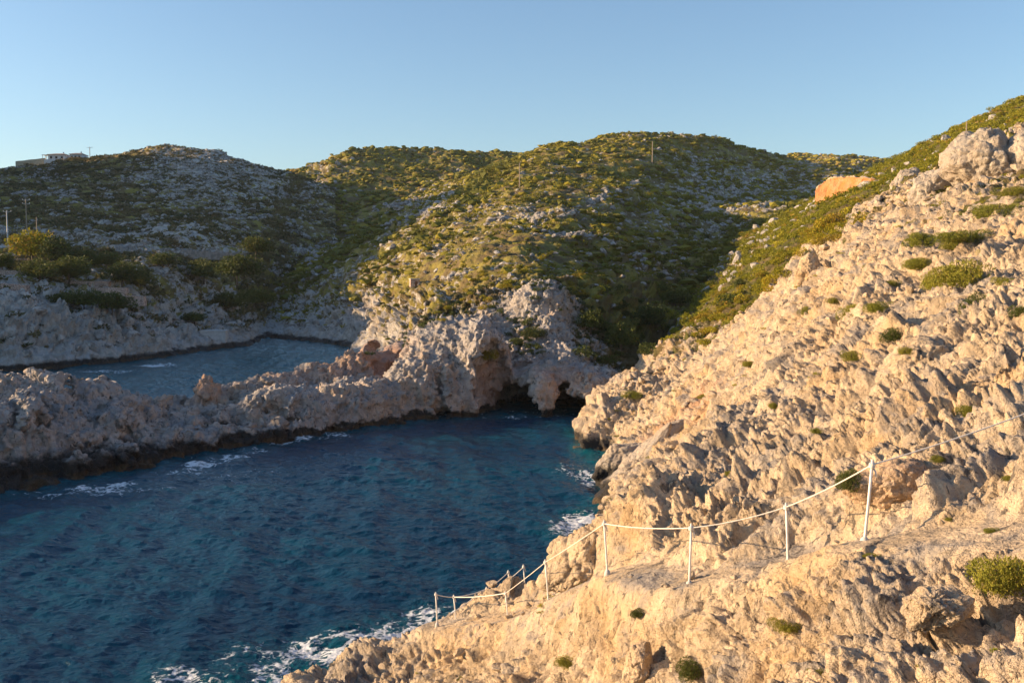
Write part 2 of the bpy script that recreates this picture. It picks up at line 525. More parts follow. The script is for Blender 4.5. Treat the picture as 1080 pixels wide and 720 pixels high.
# ------------------------------------------------------------------ THE LAND: surveyed points (photo x, photo y, distance, plant cover)
# slope on the near right side, up to the ridge with the pole
NEAR = survey([
    (356, 722, 36.6, 0), (380, 704, 35.6, 0), (420, 686, 34.6, 0), (460, 660, 33, 0), (500, 652, 32, 0), (535, 658, 30, 0), (515, 645, 33.4, 0), (538, 634, 34.2, 0),
    (450, 720, 31, 0), (540, 720, 24.5, 0), (620, 720, 19.5, 0), (700, 720, 16, 0), (800, 720, 12.6, 0), (900, 720, 10.2, 0),
    (1000, 720, 8.6, 0), (1080, 720, 7.6, 0), (1200, 720, 6.6, 0), (560, 690, 26.5, 0), (500, 690, 30, 0),
    (620, 660, 23.5, 0), (700, 650, 18.8, 0), (800, 650, 14.6, 0), (900, 640, 12.2, 0), (1000, 650, 10.3, 0), (1080, 640, 9.2, 0), (1200, 620, 8.2, 0),
    (540, 630, 33, 0), (560, 610, 31, 0), (578, 628, 27.3, 0), (600, 580, 27.5, 0), (612, 612, 24.5, 0),
    (638, 602, 21.6, 0), (680, 600, 20.2, 0), (727, 614, 17.6, 0), (780, 598, 17.0, 0), (830, 590, 17.0, 0), (870, 580, 15.4, 0),
    (915, 567, 14.0, 0), (960, 570, 13.2, 0), (1020, 562, 12.8, 0), (1080, 560, 11.8, 0), (1200, 540, 10.6, 0),
    (640, 552, 24.5, 0), (665, 570, 22.8, 0), (700, 560, 21.8, 0), (690, 512, 33, 0), (720, 520, 26.5, 0), (730, 488, 38, 0), (745, 560, 19.6, 0),
    (770, 455, 46, 0), (800, 560, 19.0, 0), (800, 500, 26, 0), (800, 450, 34, 0), (800, 400, 45, 0), (810, 350, 60, 0.1), (820, 305, 78, 0.25),
    (860, 540, 17.4, 0),
    (900, 500, 18.5, 0), (900, 450, 24.5, 0), (900, 400, 32, 0), (900, 350, 41, 0.05), (900, 300, 53, 0.1), (900, 255, 68, 0.25), (895, 228, 84, .5),
    (1000, 500, 14.8, 0), (1000, 450, 18.5, 0), (1000, 400, 23, 0), (1000, 350, 29, 0.0), (1000, 300, 36, 0.05), (1000, 255, 45, 0.15), (990, 215, 60, 0.35),
    (1080, 500, 13.0, 0), (1080, 437, 16.6, 0), (1080, 400, 20, 0), (1080, 350, 25, 0), (1080, 300, 31, 0.05), (1080, 250, 39, 0.1), (1080, 205, 48, 0.5),
    (1080, 178, 60, 0.45), (1030, 185, 68, .3), (980, 188, 80, .45),
    (1200, 480, 12, 0), (1200, 400, 18, 0), (1200, 300, 28, 0), (1200, 200, 42, 0.2), (1200, 120, 62, .3),
    # sea cliffs beyond the steps
    (760, 430, 60, 0), (740, 428, 74, 0), (770, 395, 68, .0), (700, 470, 70, 0), (665, 515, 66, 0), (628, 538, 63, 0),
    (655, 497, 75, 0), (680, 450, 80, 0), (615, 468, 87, 0), (622, 440, 92, 0), (645, 408, 100, 0.05), (640, 470, 86, 0), (690, 420, 92, 0.1),
    (700, 392, 100, 0.3), (740, 375, 96, 0.25), (770, 350, 96, 0.35), (670, 392, 108, 0.25),
    # green ridge
    (700, 368, 116, 0.6), (740, 332, 122, 0.8), (770, 300, 130, 0.9), (800, 270, 140, 1), (850, 236, 152, 1), (895, 214, 165, 1),
    (800, 320, 105, 0.75), (850, 280, 108, 0.8), (880, 250, 115, 0.85), (920, 222, 120, .7), (950, 206, 112, .6), (935, 190, 205, 0.9),
    (880, 212, 190, .8), (980, 165, 215, 0.9), (1030, 135, 225, .9), (1080, 104, 235, .9), (1140, 80, 240, .9), (1040, 152, 180, .9),
    (1080, 130, 160, .9), (990, 180, 160, .9), (1200, 60, 250, .9),
], [
    (-13, 38, -3, 0), (-9, 31, -.6, 0), (-13, 28, -3, 0), (-9, 20, -.8, 0), (-14, 12, -3, 0), (-4, 22, 2.2, 0), (-5, 12, 4, 0), (0, 12, 7.0, 0), (0, 5, 11, 0),
    (3, 6, 11.2, 0), (6, 3, 12.6, 0), (0, 1.2, 12.2, 0), (14, 5, 15.5, 0), (30, 14, 22, .2), (80, 50, 42, .6), (150, 120, 58, .8), (-8, 42, -3, 0), (-3, 38, -1.5, 0), (1, 36, -0.6, 0), (0, 45, -3, 0), (5, 46, -1, 0), (5, 56, -2.5, 0), (8, 50, 3.5, 0),
    (3, 66, -4, 0), (4, 78, -4, 0), (4.5, 90, -4, 0), (9, 66, 2.5, 0), (8, 76, -.3, 0), (9, 106, -3, 0), (13, 122, -1, 0), (18, 130, 2, .4), (28, 158, 8, .8), (2.4, 28, 7.2, 0), (1.2, 32, 2.4, 0), (4.2, 34, 5.6, 0), (45, 185, 18, .8),
    (60, 215, 26, .8), (75, 260, 32, .8), (120, 330, 48, .8), (160, 300, 58, .9),
    (-20, 200, -8, 0), (-60, 150, -8, 0), (0, 150, -6, 0), (8, 190, -4, 0), (-60, 290, -10, 0), (0, 290, -6, 0),
])

# headland with the caves, the rocky spit and the hill behind them
MID = survey([
    # spit: waterline, crest, far side
    (-90, 398, 80, 0), (0, 394, 80, 0), (30, 398, 77, 0), (60, 388, 86, 0), (110, 391, 86, 0), (150, 400, 89, 0), (180, 416, 92, 0), (205, 424, 93, 0),
    (0, 450, 72, 0), (60, 445, 76, 0), (120, 440, 81, 0), (170, 440, 86, 0), (230, 425, 92, 0), (270, 420, 95, 0),
    (218, 400, 98.5, 0), (250, 403, 101, 0), (280, 400, 104, 0), (320, 392, 108, 0), (352, 386, 112, 0), (385, 378, 116, 0), (405, 368, 119, 0),
    (300, 412, 99, 0), (340, 408, 102, 0), (370, 405, 105, 0), (400, 402, 107, 0), (420, 395, 110, 0), (450, 388, 112, 0), (480, 385, 113, 0), (510, 380, 114, 0),
    (425, 355, 124, 0), (450, 345, 126, .1), (480, 348, 124, .1), (500, 360, 119, .1), (530, 358, 121, .15), (560, 365, 119, .1), (590, 375, 117, .2), (620, 385, 117, .3),
    (640, 388, 118, .4), (545, 325, 130, .2), (575, 310, 136, .2), (595, 322, 132, .3), (500, 325, 138, .5), (460, 325, 145, .6),
    # hill
    (412, 340, 176, 0.4), (395, 350, 205, 0.2), (330, 352, 232, 0.2), (260, 344, 275, 0.3), (300, 338, 258, .4), (350, 325, 240, 0.5), (420, 305, 200, 0.6),
    (480, 290, 165, 0.7), (540, 280, 158, 0.7), (600, 300, 152, .7), (640, 345, 140, .8), (655, 375, 128, .7),
    (400, 285, 250, 0.6), (440, 260, 240, 0.65), (500, 240, 235, 0.65), (560, 235, 225, 0.7), (612, 248, 208, 0.8), (640, 272, 200, .8), (680, 296, 190, .8), (690, 330, 165, 0.85),
    (460, 235, 285, .6), (520, 205, 305, 0.65), (548, 197, 315, .65), (600, 200, 300, 0.7), (660, 200, 300, 0.6), (718, 240, 300, .6), (724, 216, 360, .6), (760, 262, 290, .6), (740, 290, 215, .8),
    (780, 270, 245, .8), (820, 240, 290, .7), (860, 215, 340, .6), (540, 176, 400, .7), (620, 172, 400, .7), (688, 172, 415, .7), (744, 204, 400, .5), (742, 178, 450, .5), (800, 218, 395, .5), (800, 192, 470, .5), (850, 205, 440, .5),
    (560, 162, 480, .7), (620, 150, 500, .75), (690, 142, 520, .8), (750, 148, 525, .8), (800, 160, 530, .7), (850, 175, 540, .7), (900, 192, 540, .7),
], [
    (-60, 58, -4, 0), (-36, 62, -3.5, 0), (-30, 70, -2.5, 0), (-25, 78, -2.5, 0), (-20, 84, -2.5, 0), (-17, 90, -2.5, 0), (-10, 97, -2.5, 0), (-2, 103, -2.5, 0), (5, 104, -2.5, 0), (11, 107, -2.5, 0), (14, 114, 0, .1),
    (-62, 92, -3, 0), (-50, 98, -3, 0), (-45, 103, -3, 0), (-40, 105, -3, 0), (-35, 108, -3, 0), (-31, 112, -3, 0), (-27, 118, -3, 0), (-25, 128, -3, 0), (-27, 145, -3, 0), (-26, 160, -3, 0), (-30, 176, -3, 0), (-35, 192, -3, 0),
    (-44, 190, -3, 0), (-60, 205, -3, 0), (-70, 235, -3, 0), (-95, 260, -3, 0), (-80, 65, -4, 0), (-80, 85, 1, 0), (-80, 100, -4, 0),
    (-75, 300, 10, .6), (-60, 330, 22, .6), (-40, 420, 40, .6), (0, 640, 62, .7), (120, 640, 60, .7), (220, 600, 40, .7), (240, 480, 45, .6),
])

# hill on the left with houses, terraces and the low headland
LEFT = survey([
    (-120, 392, 153, 0), (0, 390, 156, 0), (60, 386, 163, 0), (110, 381, 171, 0), (150, 376, 180, 0), (185, 371, 190, 0), (215, 366, 200, 0), (238, 363, 208, 0),
    (-60, 360, 158, 0), (0, 350, 160, 0), (60, 350, 168, 0), (120, 350, 178, 0), (170, 355, 188, 0), (215, 352, 206, 0.1), (240, 352, 212, 0),
    (-60, 318, 178, 0.1), (0, 313, 180, 0.1), (50, 322, 183, 0.1), (100, 335, 186, 0.2), (150, 335, 195, .3), (190, 335, 210, .3), (210, 340, 215, .3),
    (-60, 292, 198, .4), (0, 290, 200, .5), (60, 296, 203, .5), (120, 300, 208, .5), (160, 310, 212, .5),
    (-60, 268, 228, .5), (0, 267, 230, .5), (60, 268, 236, .5), (130, 270, 242, .5), (200, 280, 250, .6), (240, 300, 255, .7), (262, 320, 270, .7),
    (130, 262, 255, .5), (200, 266, 268, .5), (250, 270, 280, .5), (280, 285, 300, .7),
    (-60, 240, 290, .7), (0, 238, 295, .7), (80, 240, 300, .7), (160, 240, 310, .5), (240, 240, 330, .6), (290, 250, 350, .7),
    (-60, 210, 370, .8), (0, 208, 375, .8), (80, 205, 380, .8), (160, 200, 390, .6), (240, 200, 400, .45), (300, 215, 420, .6), (320, 225, 430, .7),
    (-60, 190, 450, .7), (0, 186, 455, .75), (50, 182, 460, .7), (100, 175, 455, .7), (160, 175, 450, .5), (210, 172, 450, .3), (260, 182, 450, .4), (300, 198, 450, .5),
    (-60, 183, 490, .9), (0, 179, 495, .9), (50, 172, 500, .9), (100, 166, 500, .9), (150, 156, 500, .85), (185, 154, 500, .6), (215, 157, 495, .4), (260, 172, 495, .4), (300, 182, 495, .5), (330, 193, 500, .6),
], [
    (-70, 140, -4, 0), (-100, 145, -4, 0), (-60, 155, -4, 0), (-52, 185, -4, 0), (-50, 205, -4, 0), (-54, 222, -2, 0), (-58, 235, -1, .1), (-62, 250, 1, .3),
    (-70, 290, 5, .8), (-70, 340, 18, .7), (-75, 430, 42, .6), (-80, 560, 60, .6), (-180, 600, 60, .8), (-300, 600, 70, .8), (-300, 450, 100, .8), (-260, 380, 86, .8), (-230, 300, 58, .8), (-190, 230, 32, .7), (-150, 165, 30, .6), (-165, 120, 33, .5), (-190, 80, 35, .5), (-250, 60, 30, .5), (-125, 130, 12, .3),
    (-105, 118, -2, 0), (-115, 80, -2, 0), (-120, 50, -4, 0), (-90, 60, -4, 0), (-200, 20, -4, 0), (-350, 250, 60, .8), (-350, 100, 20, .5),
])

# second hill behind, and the far one
BACK = survey([
    (250, 345, 300, .5), (280, 320, 320, .7), (320, 300, 345, .8), (290, 260, 400, .7), (340, 250, 400, .8), (400, 250, 410, .7), (450, 225, 430, .5), (380, 285, 350, .6),
    (500, 215, 450, .5), (300, 225, 460, .6), (350, 210, 480, .8), (400, 205, 490, .8), (450, 205, 480, .8), (490, 190, 500, .8), (540, 200, 500, .6),
    (322, 188, 560, .6), (350, 175, 570, .6), (400, 175, 575, .8), (450, 178, 575, .8), (500, 180, 575, .8), (360, 163, 610, .7), (400, 155, 620, .8), (440, 157, 625, .8), (490, 160, 630, .8), (535, 163, 640, .8), (580, 170, 650, .8),
], [(-80, 240, -4, .5), (-150, 700, 60, .8), (-60, 720, 75, .8), (40, 720, 70, .8), (-170, 600, 65, .7), (80, 560, 50, .7), (30, 420, 15, .7)])

FARH = survey([
    (780, 185, 820, .8), (830, 166, 860, .8), (870, 163, 870, .8), (920, 171, 880, .8), (980, 190, 880, .8), (860, 190, 760, .5), (920, 205, 740, .5), (800, 215, 700, .5), (740, 180, 880, .8)],
    [(150, 600, 20, .8), (250, 640, 30, .8), (200, 1000, 90, .8), (400, 1000, 80, .8), (380, 800, 80, .8)])


def polar(r0, r1, nr, a0, a1, na, power=1.0):
    t = np.linspace(0, 1, nr) ** power
    r = r0 * (r1 / r0) ** t
    a = np.radians(np.linspace(a0, a1, na))
    R, A = np.meshgrid(r, a, indexing='ij')
    return R * np.sin(A), R * np.cos(A)


def upsample(fn, X, Y, k=6):
    """evaluate a smooth field on every k-th row/column and interpolate between"""
    nr, nc = X.shape
    ri = np.unique(np.append(np.arange(0, nr, k), nr - 1)); ci = np.unique(np.append(np.arange(0, nc, k), nc - 1))
    v = fn(X[np.ix_(ri, ci)], Y[np.ix_(ri, ci)])
    out = np.empty((nr, len(ci), v.shape[-1]))
    for j in range(len(ci)):
        for c in range(v.shape[-1]): out[:, j, c] = np.interp(np.arange(nr), ri, v[:, j, c])
    t = np.interp(np.arange(nc), ci, np.arange(len(ci)))
    i0 = np.minimum(t.astype(int), len(ci) - 2); f = (t - i0)[None, :, None]
    return out[:, i0] * (1 - f) + out[:, i0 + 1] * f


def shore(z, k=1.6, w=0.9):
    """turns the smooth surface into a low sea cliff where it meets the water"""
    return z + k * np.tanh(z / w) * np.exp(-np.abs(z) / 2.2)


LAND = []   # (name, vertices, normals, veg) kept for scattering

def finish(name, P, veg, stain_glow, mat, label):
    nr, nc = P.shape[:2]
    n = grid_normals(P)
    if n[..., 2].mean() < 0: n = -n
    V = P.reshape(-1, 3)
    me = mesh_np(name, V, grid_faces(nr, nc)[:, ::-1] if True else None, mat, True, {'veg': veg.ravel(), 'stain_glow': stain_glow.ravel()})
    o = link(name, me)
    tag(o, label, 'terrain', kind='structure')
    splat(V, n.reshape(-1, 3).astype(F))
    LAND.append((name, V, n.reshape(-1, 3), veg.ravel()))
    return o


# ---- near slope
def rock_disp(Q, big=1.0, fine=1.0, seed=1):
    """displacement of weathered limestone; strata dip down towards the sea"""
    c, s = math.cos(rad(38)), math.sin(rad(38))
    R = np.stack([Q[:, 0] * c + Q[:, 2] * s, Q[:, 1], -Q[:, 0] * s + Q[:, 2] * c], 1).astype(F)
    w = np.stack([noise(R, 3.0, seed + 50), noise(R, 3.0, seed + 51), noise(R, 3.0, seed + 52)], 1)
    W = R + w * F(1.1)
    d = (fbm(W, (7, 5, 5), 3, seed) * 1.0) * big
    b1 = billow(W, (3.6, 1.7, 2.0), 3, seed + 5)
    d = d + (b1 - 0.25) * 1.9 * big
    f1, f2, idv = worley(W, (1.9, 0.95, 1.0), seed + 9)
    crack = np.clip((f2 - f1) / 0.22, 0, 1)
    d = d + ((idv - 0.5) * 0.42 - (1 - crack) * 0.20) * big
    d = d + crag(R + w * F(.5), (2.8, 2.2, 2.4), seed + 70) * 0.30 * big
    w2 = W + np.stack([noise(R, .7, seed + 60), noise(R, .7, seed + 61), noise(R, .7, seed + 62)], 1) * F(.3)
    b2 = billow(w2, (0.95, 0.6, 0.7), 4, seed + 20, 0.55)
    d = d + (b2 - 0.25) * 0.62 * fine
    f1, f2, idv = worley(w2, (0.42, 0.30, 0.34), seed + 30)
    d = d + ((idv - 0.5) * 0.09 - np.clip(1 - (f2 - f1) / 0.25, 0, 1) * 0.06) * fine
    d = d + crag(w2, (.85, .65, .7), seed + 71) * 0.13 * fine + crag(w2, (.32, .25, .27), seed + 72) * .05 * fine
    pits = np.clip(noise(w2, 0.22, seed + 40) - 0.12, 0, 1)
    d = d - pits * 0.30 * fine
    return d


def path_mask(X, Y):
    """trodden path along the rope, 0..1, and its height"""
    pts = [(1130, 562, 12.2), (1060, 566, 12.4), (985, 566, 13.3), (915, 570, 14.1), (872, 584, 15.4), (830, 594, 16.8), (780, 600, 17.0), (735, 612, 17.6), (690, 602, 19.6), (650, 602, 21.4), (612, 618, 24.4), (578, 636, 27.0), (545, 652, 29.8), (505, 654, 31.8), (462, 660, 32.8)]
    W = np.array([unproj(*p) for p in pts])
    best = np.full(X.shape, 1e9); zz = np.zeros(X.shape)
    for i in range(len(W) - 1):
        a, b = W[i], W[i + 1]; d = b[:2] - a[:2]
        t = np.clip(((X - a[0]) * d[0] + (Y - a[1]) * d[1]) / (d @ d), 0, 1)
        q = np.hypot(X - a[0] - t * d[0], Y - a[1] - t * d[1])
        m = q < best
        best = np.where(m, q, best); zz = np.where(m, a[2] + t * (b[2] - a[2]), zz)
    return best, zz


X, Y = polar(2.2, 290, 2450, -42, 60, 1430, 0.95)
v = upsample(NEAR, X, Y)
Z, veg = v[..., 0], np.clip(v[..., 1], 0, 1)
Z = shore(Z, 1.2, 0.7)
dist, pz = path_mask(X, Y)
pm = 1 - sstep(0.45, 1.15, dist + 0.25 * noise(np.stack([X.ravel(), Y.ravel(), 0 * X.ravel()], 1), 1.3, 5).reshape(X.shape))
Z = Z * (1 - pm * 0.8) + pz * pm * 0.8
P = np.stack([X, Y, Z], -1)
n = grid_normals(P); n = np.where(n[..., 2:] < 0, -n, n)
Q = P.reshape(-1, 3).astype(F)
r = np.hypot(X, Y)
big = 1 + sstep(40, 120, r) * 0.5
n = box_blur(n, 12)
d = rock_disp(Q, 0.74, 1.2)
d = ((d - np.quantile(d, 0.62)).reshape(X.shape)) * big
d = d * (1 - pm * 0.86) * (1 - 0.45 * veg) * (1 - .35 * (1 - sstep(.7, 1.9, dist)))
vn = np.clip(veg - 0.35, 0, 1)
P = P + n * d[..., None]
stain_glow = np.zeros(X.shape)
def stain_at(px, py, D, rx, amt):
    c = unproj(px, py, D)
    q = np.sqrt(((P - np.array(c)) ** 2).sum(-1)) / rx
    return amt * (1 - sstep(0.5, 1.1, q + 0.45 * noise(P.reshape(-1, 3), rx * .5, 3).reshape(X.shape)))
for a in [(726, 436, 74, 4.5, .35), (760, 415, 66, 3.5, .25), (1022, 543, 12.9, .16, .95), (1075, 520, 12.5, .3, .7), (1062, 612, 9.6, .7, .45)]:
    stain_glow = np.maximum(stain_glow, stain_at(*a))
finish('rocky_slope', P, veg, stain_glow, M_CLIFF, 'warm sunlit limestone slope rising from the cove to the ridge')
# ---- hills behind (height sheets with rough limestone ledges)
def hill(name, fn, r0, r1, nr, a0, a1, na, amp, mat, label, ycut=None, sh=(1.5, 0.9), power=1.0):
    X, Y = polar(r0, r1, nr, a0, a1, na, power)
    v = upsample(fn, X, Y, 4)
    Z, veg = v[..., 0], np.clip(v[..., 1], 0, 1)
    Z = shore(Z, *sh)
    P = np.stack([X, Y, Z], -1)
    n = grid_normals(P); n = np.where(n[..., 2:] < 0, -n, n)
    Q = P.reshape(-1, 3).astype(F)
    d = fbm(Q, (26, 26, 16), 4, 3, 0.5) * 3.6 * amp
    d += (billow(Q, (48, 60, 60), 2, 31, 0.5) - .25) * 6 * amp * sstep(8, 30, Z.ravel())
    d += (billow(Q, (11, 11, 5), 4, 12, 0.55) - 0.25) * 5.0 * amp
    f1, f2, idv = worley(Q, (4.2, 4.2, 2.2), 8)
    d += (idv - 0.45) * 1.5 * amp * (1 - 0.5 * veg.ravel())
    if name in ('left_hill', 'central_hill'):
        low = 1 - sstep(9, 17, Q[:, 2])
        d += (billow(Q, (3.4, 3.4, 3.8), 4, 55, .62) - .25) * 4.6 * low
        d += crag(Q, (2.6, 2.6, 1.8), 58) * 1.5 * low + crag(Q, (1.1, 1.1, .8), 59) * .45 * low
    # horizontal ledges
    lz = Q[:, 2] + fbm(Q, 30, 3, 21) * 5
    d += (np.abs((lz / 4.2) % 1 - 0.5) - 0.25) * 1.5 * amp
    d -= np.quantile(d, .6)
    d = d.reshape(X.shape) * sstep(-1.5, 9, Z) ** 0.5
    P = P + n * d[..., None]
    if ycut is not None:
        P[..., 2] -= (1 - sstep(ycut, ycut + 10, Y)) * 6
    return finish(name, P, veg, np.zeros(X.shape), mat, label)


hill('far_hill', FARH, 640, 1000, 120, 10, 27, 240, 1.3, M_HILL, 'farthest hill showing between the central hill and the near ridge')
hill('back_hill', BACK, 235, 740, 520, -19, 6, 420, 0.9, M_HILL, 'scrub covered hill behind the bay with one sunlit patch')
hill('left_hill', LEFT, 95, 600, 1200, -76, -10, 1250, 0.62, M_HILL, 'shaded rocky hill on the far side of the bay')
hill('central_hill', MID, 118, 640, 900, -22, 24, 760, 0.72, M_HILL, 'broad central hill, sunlit on its left flank and shaded on its right', ycut=138)

# ---- spit and cave headland: a solid grown from a 3D field so it can overhang
def surface_nets(f, org, h):
    """f (nx,ny,nz) < 0 inside; returns vertices and quads"""
    s = f < 0
    nx, ny, nz = f.shape
    acc = np.zeros((nx - 1, ny - 1, nz - 1, 3), F); cnt = np.zeros((nx - 1, ny - 1, nz - 1), F)
    def sl(o): return tuple(slice(o[i], o[i] + (nx - 1, ny - 1, nz - 1)[i]) for i in range(3))
    for ax in range(3):
        b, c = [i for i in range(3) if i != ax]
        for ob in (0, 1):
            for oc in (0, 1):
                o0 = [0, 0, 0]; o0[b] = ob; o0[c] = oc; o1 = list(o0); o1[ax] = 1
                a0, a1 = f[sl(o0)], f[sl(o1)]
                m = s[sl(o0)] != s[sl(o1)]
                t = np.where(m, a0 / np.where(m, a0 - a1, 1), 0)
                acc[..., ax] += np.where(m, t, 0)
                acc[..., b] += np.where(m, ob, 0); acc[..., c] += np.where(m, oc, 0)
                cnt += m
    act = cnt > 0
    idx = np.full(act.shape, -1, np.int64); idx[act] = np.arange(act.sum())
    V = acc[act] / cnt[act][:, None] + np.argwhere(act)
    V = V * h + np.asarray(org)
    quads = []
    for ax in range(3):
        b, c = [(1, 2), (2, 0), (0, 1)][ax]
        s0 = [slice(1, -1)] * 3; s0[ax] = slice(0, -1)
        s1 = [slice(1, -1)] * 3; s1[ax] = slice(1, None)
        x = s[tuple(s0)] != s[tuple(s1)]
        ins = s[tuple(s0)][x]
        I = np.argwhere(x)
        off = np.ones(3, int); off[ax] = 0
        I = I + off
        def g(db, dc):
            J = I.copy(); J[:, b] += db; J[:, c] += dc
            return idx[J[:, 0], J[:, 1], J[:, 2]]
        q = np.stack([g(-1, -1), g(0, -1), g(0, 0), g(-1, 0)], 1)
        q[~ins] = q[~ins][:, ::-1]
        quads.append(q)
    return V.astype(F), np.concatenate(quads)


def vnormals(V, Q):
    fn = np.cross(V[Q[:, 2]] - V[Q[:, 0]], V[Q[:, 3]] - V[Q[:, 1]])
    n = np.zeros_like(V)
    for k in range(4):
        for a in range(3):
            n[:, a] += np.bincount(Q[:, k], fn[:, a], len(V))
    return n / (np.linalg.norm(n, axis=1, keepdims=True) + 1e-9)


def subdivide(V, Q):
    e = np.sort(np.stack([Q, np.roll(Q, -1, 1)], -1).reshape(-1, 2), 1)
    key = e[:, 0] * len(V) + e[:, 1]
    uk, inv = np.unique(key, return_inverse=True)
    a, b = uk // len(V), uk % len(V)
    ve = (V[a] + V[b]) / 2
    vf = V[Q].mean(1)
    inv = inv.reshape(-1, 4) + len(V)
    fi = np.arange(len(Q)) + len(V) + len(ve)
    nq = [np.stack([Q[:, k], inv[:, k], fi, inv[:, (k - 1) % 4]], 1) for k in range(4)]
    return np.concatenate([V, ve, vf]), np.concatenate(nq)


H3 = 0.29
x0, x1, y0, y1, z0, z1 = -66, 20, 60, 150, -2.6, 21
gx = np.arange(x0, x1, H3); gy = np.arange(y0, y1, H3); gz = np.arange(z0, z1, H3)
XX, YY = np.meshgrid(gx, gy, indexing='ij')
hv = upsample(MID, XX, YY, 5)
drop = (-.5 + 2.0 * sstep(-50, -36, XX)) * (1 - sstep(-26, -12, XX)) + 1.0 * sstep(-26, -12, XX) * (1 - sstep(118, 128, YY))
HM = shore(hv[..., 0] - drop * sstep(.5, 3.0, hv[..., 0]), 1.6, 0.8)
HV = np.clip(hv[..., 1], 0, 1)
gxh, gyh = np.gradient(HM, H3)
slope = np.sqrt(1 + gxh ** 2 + gyh ** 2)
f = ((gz[None, None, :] - HM[..., None]) / slope[..., None]).astype(F)
band = np.abs(f) < 3.2
I = np.argwhere(band)
Q = (I * H3 + np.array([x0, y0, z0])).astype(F)
w = np.stack([noise(Q, 5, 71), noise(Q, 5, 72), noise(Q, 5, 73)], 1)
W = Q + w * F(1.6)
dd = fbm(W, (9, 8, 6), 2, 75) * 1.1 + (billow(W, (4.2, 4.2, 6.0), 3, 80) - 0.25) * 2.4
f1, f2, idv = worley(W, (2.4, 2.4, 3.4), 85)
dd += crag(W, (3.2, 3.2, 4.4), 86) * .7
dd += (idv - .5) * 0.6 - np.clip(1 - (f2 - f1) / .2, 0, 1) * 0.35
f[band] -= dd - np.quantile(dd, 0.88)
GX, GY, GZ = gx[:, None, None], gy[None, :, None], gz[None, None, :]


def ell(px, py, D, rx, ry, rz, rot=0, tilt=0):
    c = unproj(px, py, D)
    ex, ey, ez = GX - c[0], GY - c[1], GZ - c[2]
    cr, sr = math.cos(rot), math.sin(rot)
    ex, ey = ex * cr + ey * sr, -ex * sr + ey * cr
    ct, st = math.cos(tilt), math.sin(tilt)
    ex, ez = ex * ct + ez * st, -ex * st + ez * ct
    q = np.sqrt((ex / rx) ** 2 + (ey / ry) ** 2 + (ez / rz) ** 2)
    return ((q - 1) * min(rx, ry, rz)).astype(F)


def smin(a, b, k):
    h = np.clip(0.5 + 0.5 * (b - a) / k, 0, 1)
    return (b + (a - b) * h - k * h * (1 - h)).astype(F)


# bodies added to the headland: (x, y, D, rx, ry, rz, rot, tilt)
for e in [(449, 408, 109.5, 5.2, 4.5, 5.0, .2, .5), (512, 400, 110, 3.4, 4.2, 7.6, 0, .12), (480, 385, 113, 6.5, 5, 6.5, 0, 0), (590, 395, 113, 6.0, 4.5, 2.6, .1, 0),
          (573, 412, 108.6, 2.5, 2.8, 4.0, 0, .55), (562, 427, 107.4, 2.2, 2.0, 1.8, 0, .3), (360, 424, 101, 4.6, 3.0, 3.0, .3, 0), (300, 428, 96.5, 4.8, 3.2, 3.2, .2, 0), (392, 420, 105, 3.6, 3, 3.2, 0, 0), (420, 425, 106, 2.6, 2.6, 3, 0, 0),
          (574, 322, 134, 4.6, 4.5, 4.6, 0, .25), (616, 418, 109, 3.2, 3.4, 4.2, 0, -.1), (636, 415, 112, 3.0, 3.5, 4.0, 0, 0),
          (219, 410, 98, 1.15, 1.7, 2.4, 0, .05), (250, 412, 101.5, 3.2, 1.9, 2.0, .25, 0), (290, 404, 105.5, 3.6, 2.0, 2.2, .25, 0), (335, 396, 110, 3.8, 2.2, 2.5, .3, 0), (378, 388, 114.5, 3.4, 2.4, 3.0, .3, 0), (405, 376, 117, 2.8, 2.6, 3.6, .2, .3),
          (618, 436, 106.3, 2.2, 1.6, .8, 0, 0)]:
    e = list(e); e[1] += 1.1 * FPX / e[2]; f = smin(f, ell(*e), 0.8)
# hollows: lit recess, the two sea caves, the scooped wall
for e in [(414, 378, 115.5, 2.7, 4.0, 4.6, -.5, .5), (530, 412, 107.0, 3.3, 4.6, 5.6, .25, .06), (549, 432, 112, 2.9, 8.5, 3.5, 0, .12), (603, 434, 110.5, 2.7, 7.5, 3.3, 0, .3),
          (466, 428, 105.6, .7, 3, 2.6, 0, .1), (270, 436, 92.5, 6, 1.4, 1.3, .3, 0)]:
    E_ = ell(*e)
    bm_ = np.abs(E_) < 1.6
    J = np.argwhere(bm_)
    E_[bm_] += fbm((J * H3 + np.array([x0, y0, z0])).astype(F), (2.4, 2.4, 1.6), 4, 140, .6) * 1.3
    f = -smin(-f, E_, 0.35)
    del E_, bm_, J
# keep only the low outer part where the hill sheet takes over
f[:, :, 0] = np.maximum(f[:, :, 0], .1)
f[0], f[-1], f[:, 0], f[:, -1] = .1, .1, .1, .1
V, Qd = surface_nets(f, (x0, y0, z0), H3)
del f, band, I, Q, W, w
V, Qd = subdivide(V, Qd)
n = vnormals(V, Qd)
# erosion flutes: tall on the steep faces, pitted on the tops
w2 = V + np.stack([noise(V, 1.3, 90), noise(V, 1.3, 91), noise(V, 1.3, 92)], 1) * F(.5)
d = (billow(w2, (1.3, 1.3, 2.2), 5, 95, .62) - .25) * 1.1
d += crag(w2, (1.1, 1.1, 1.5), 98) * .4 + crag(w2, (.5, .5, .6), 96) * .13
d -= np.clip(noise(w2, (.42, .42, .8), 97) - .1, 0, 1) * .45
f1, f2, idv = worley(w2, (.75, .75, 1.1), 99)
d += (idv - .5) * .16 - np.clip(1 - (f2 - f1) / .3, 0, 1) * .13
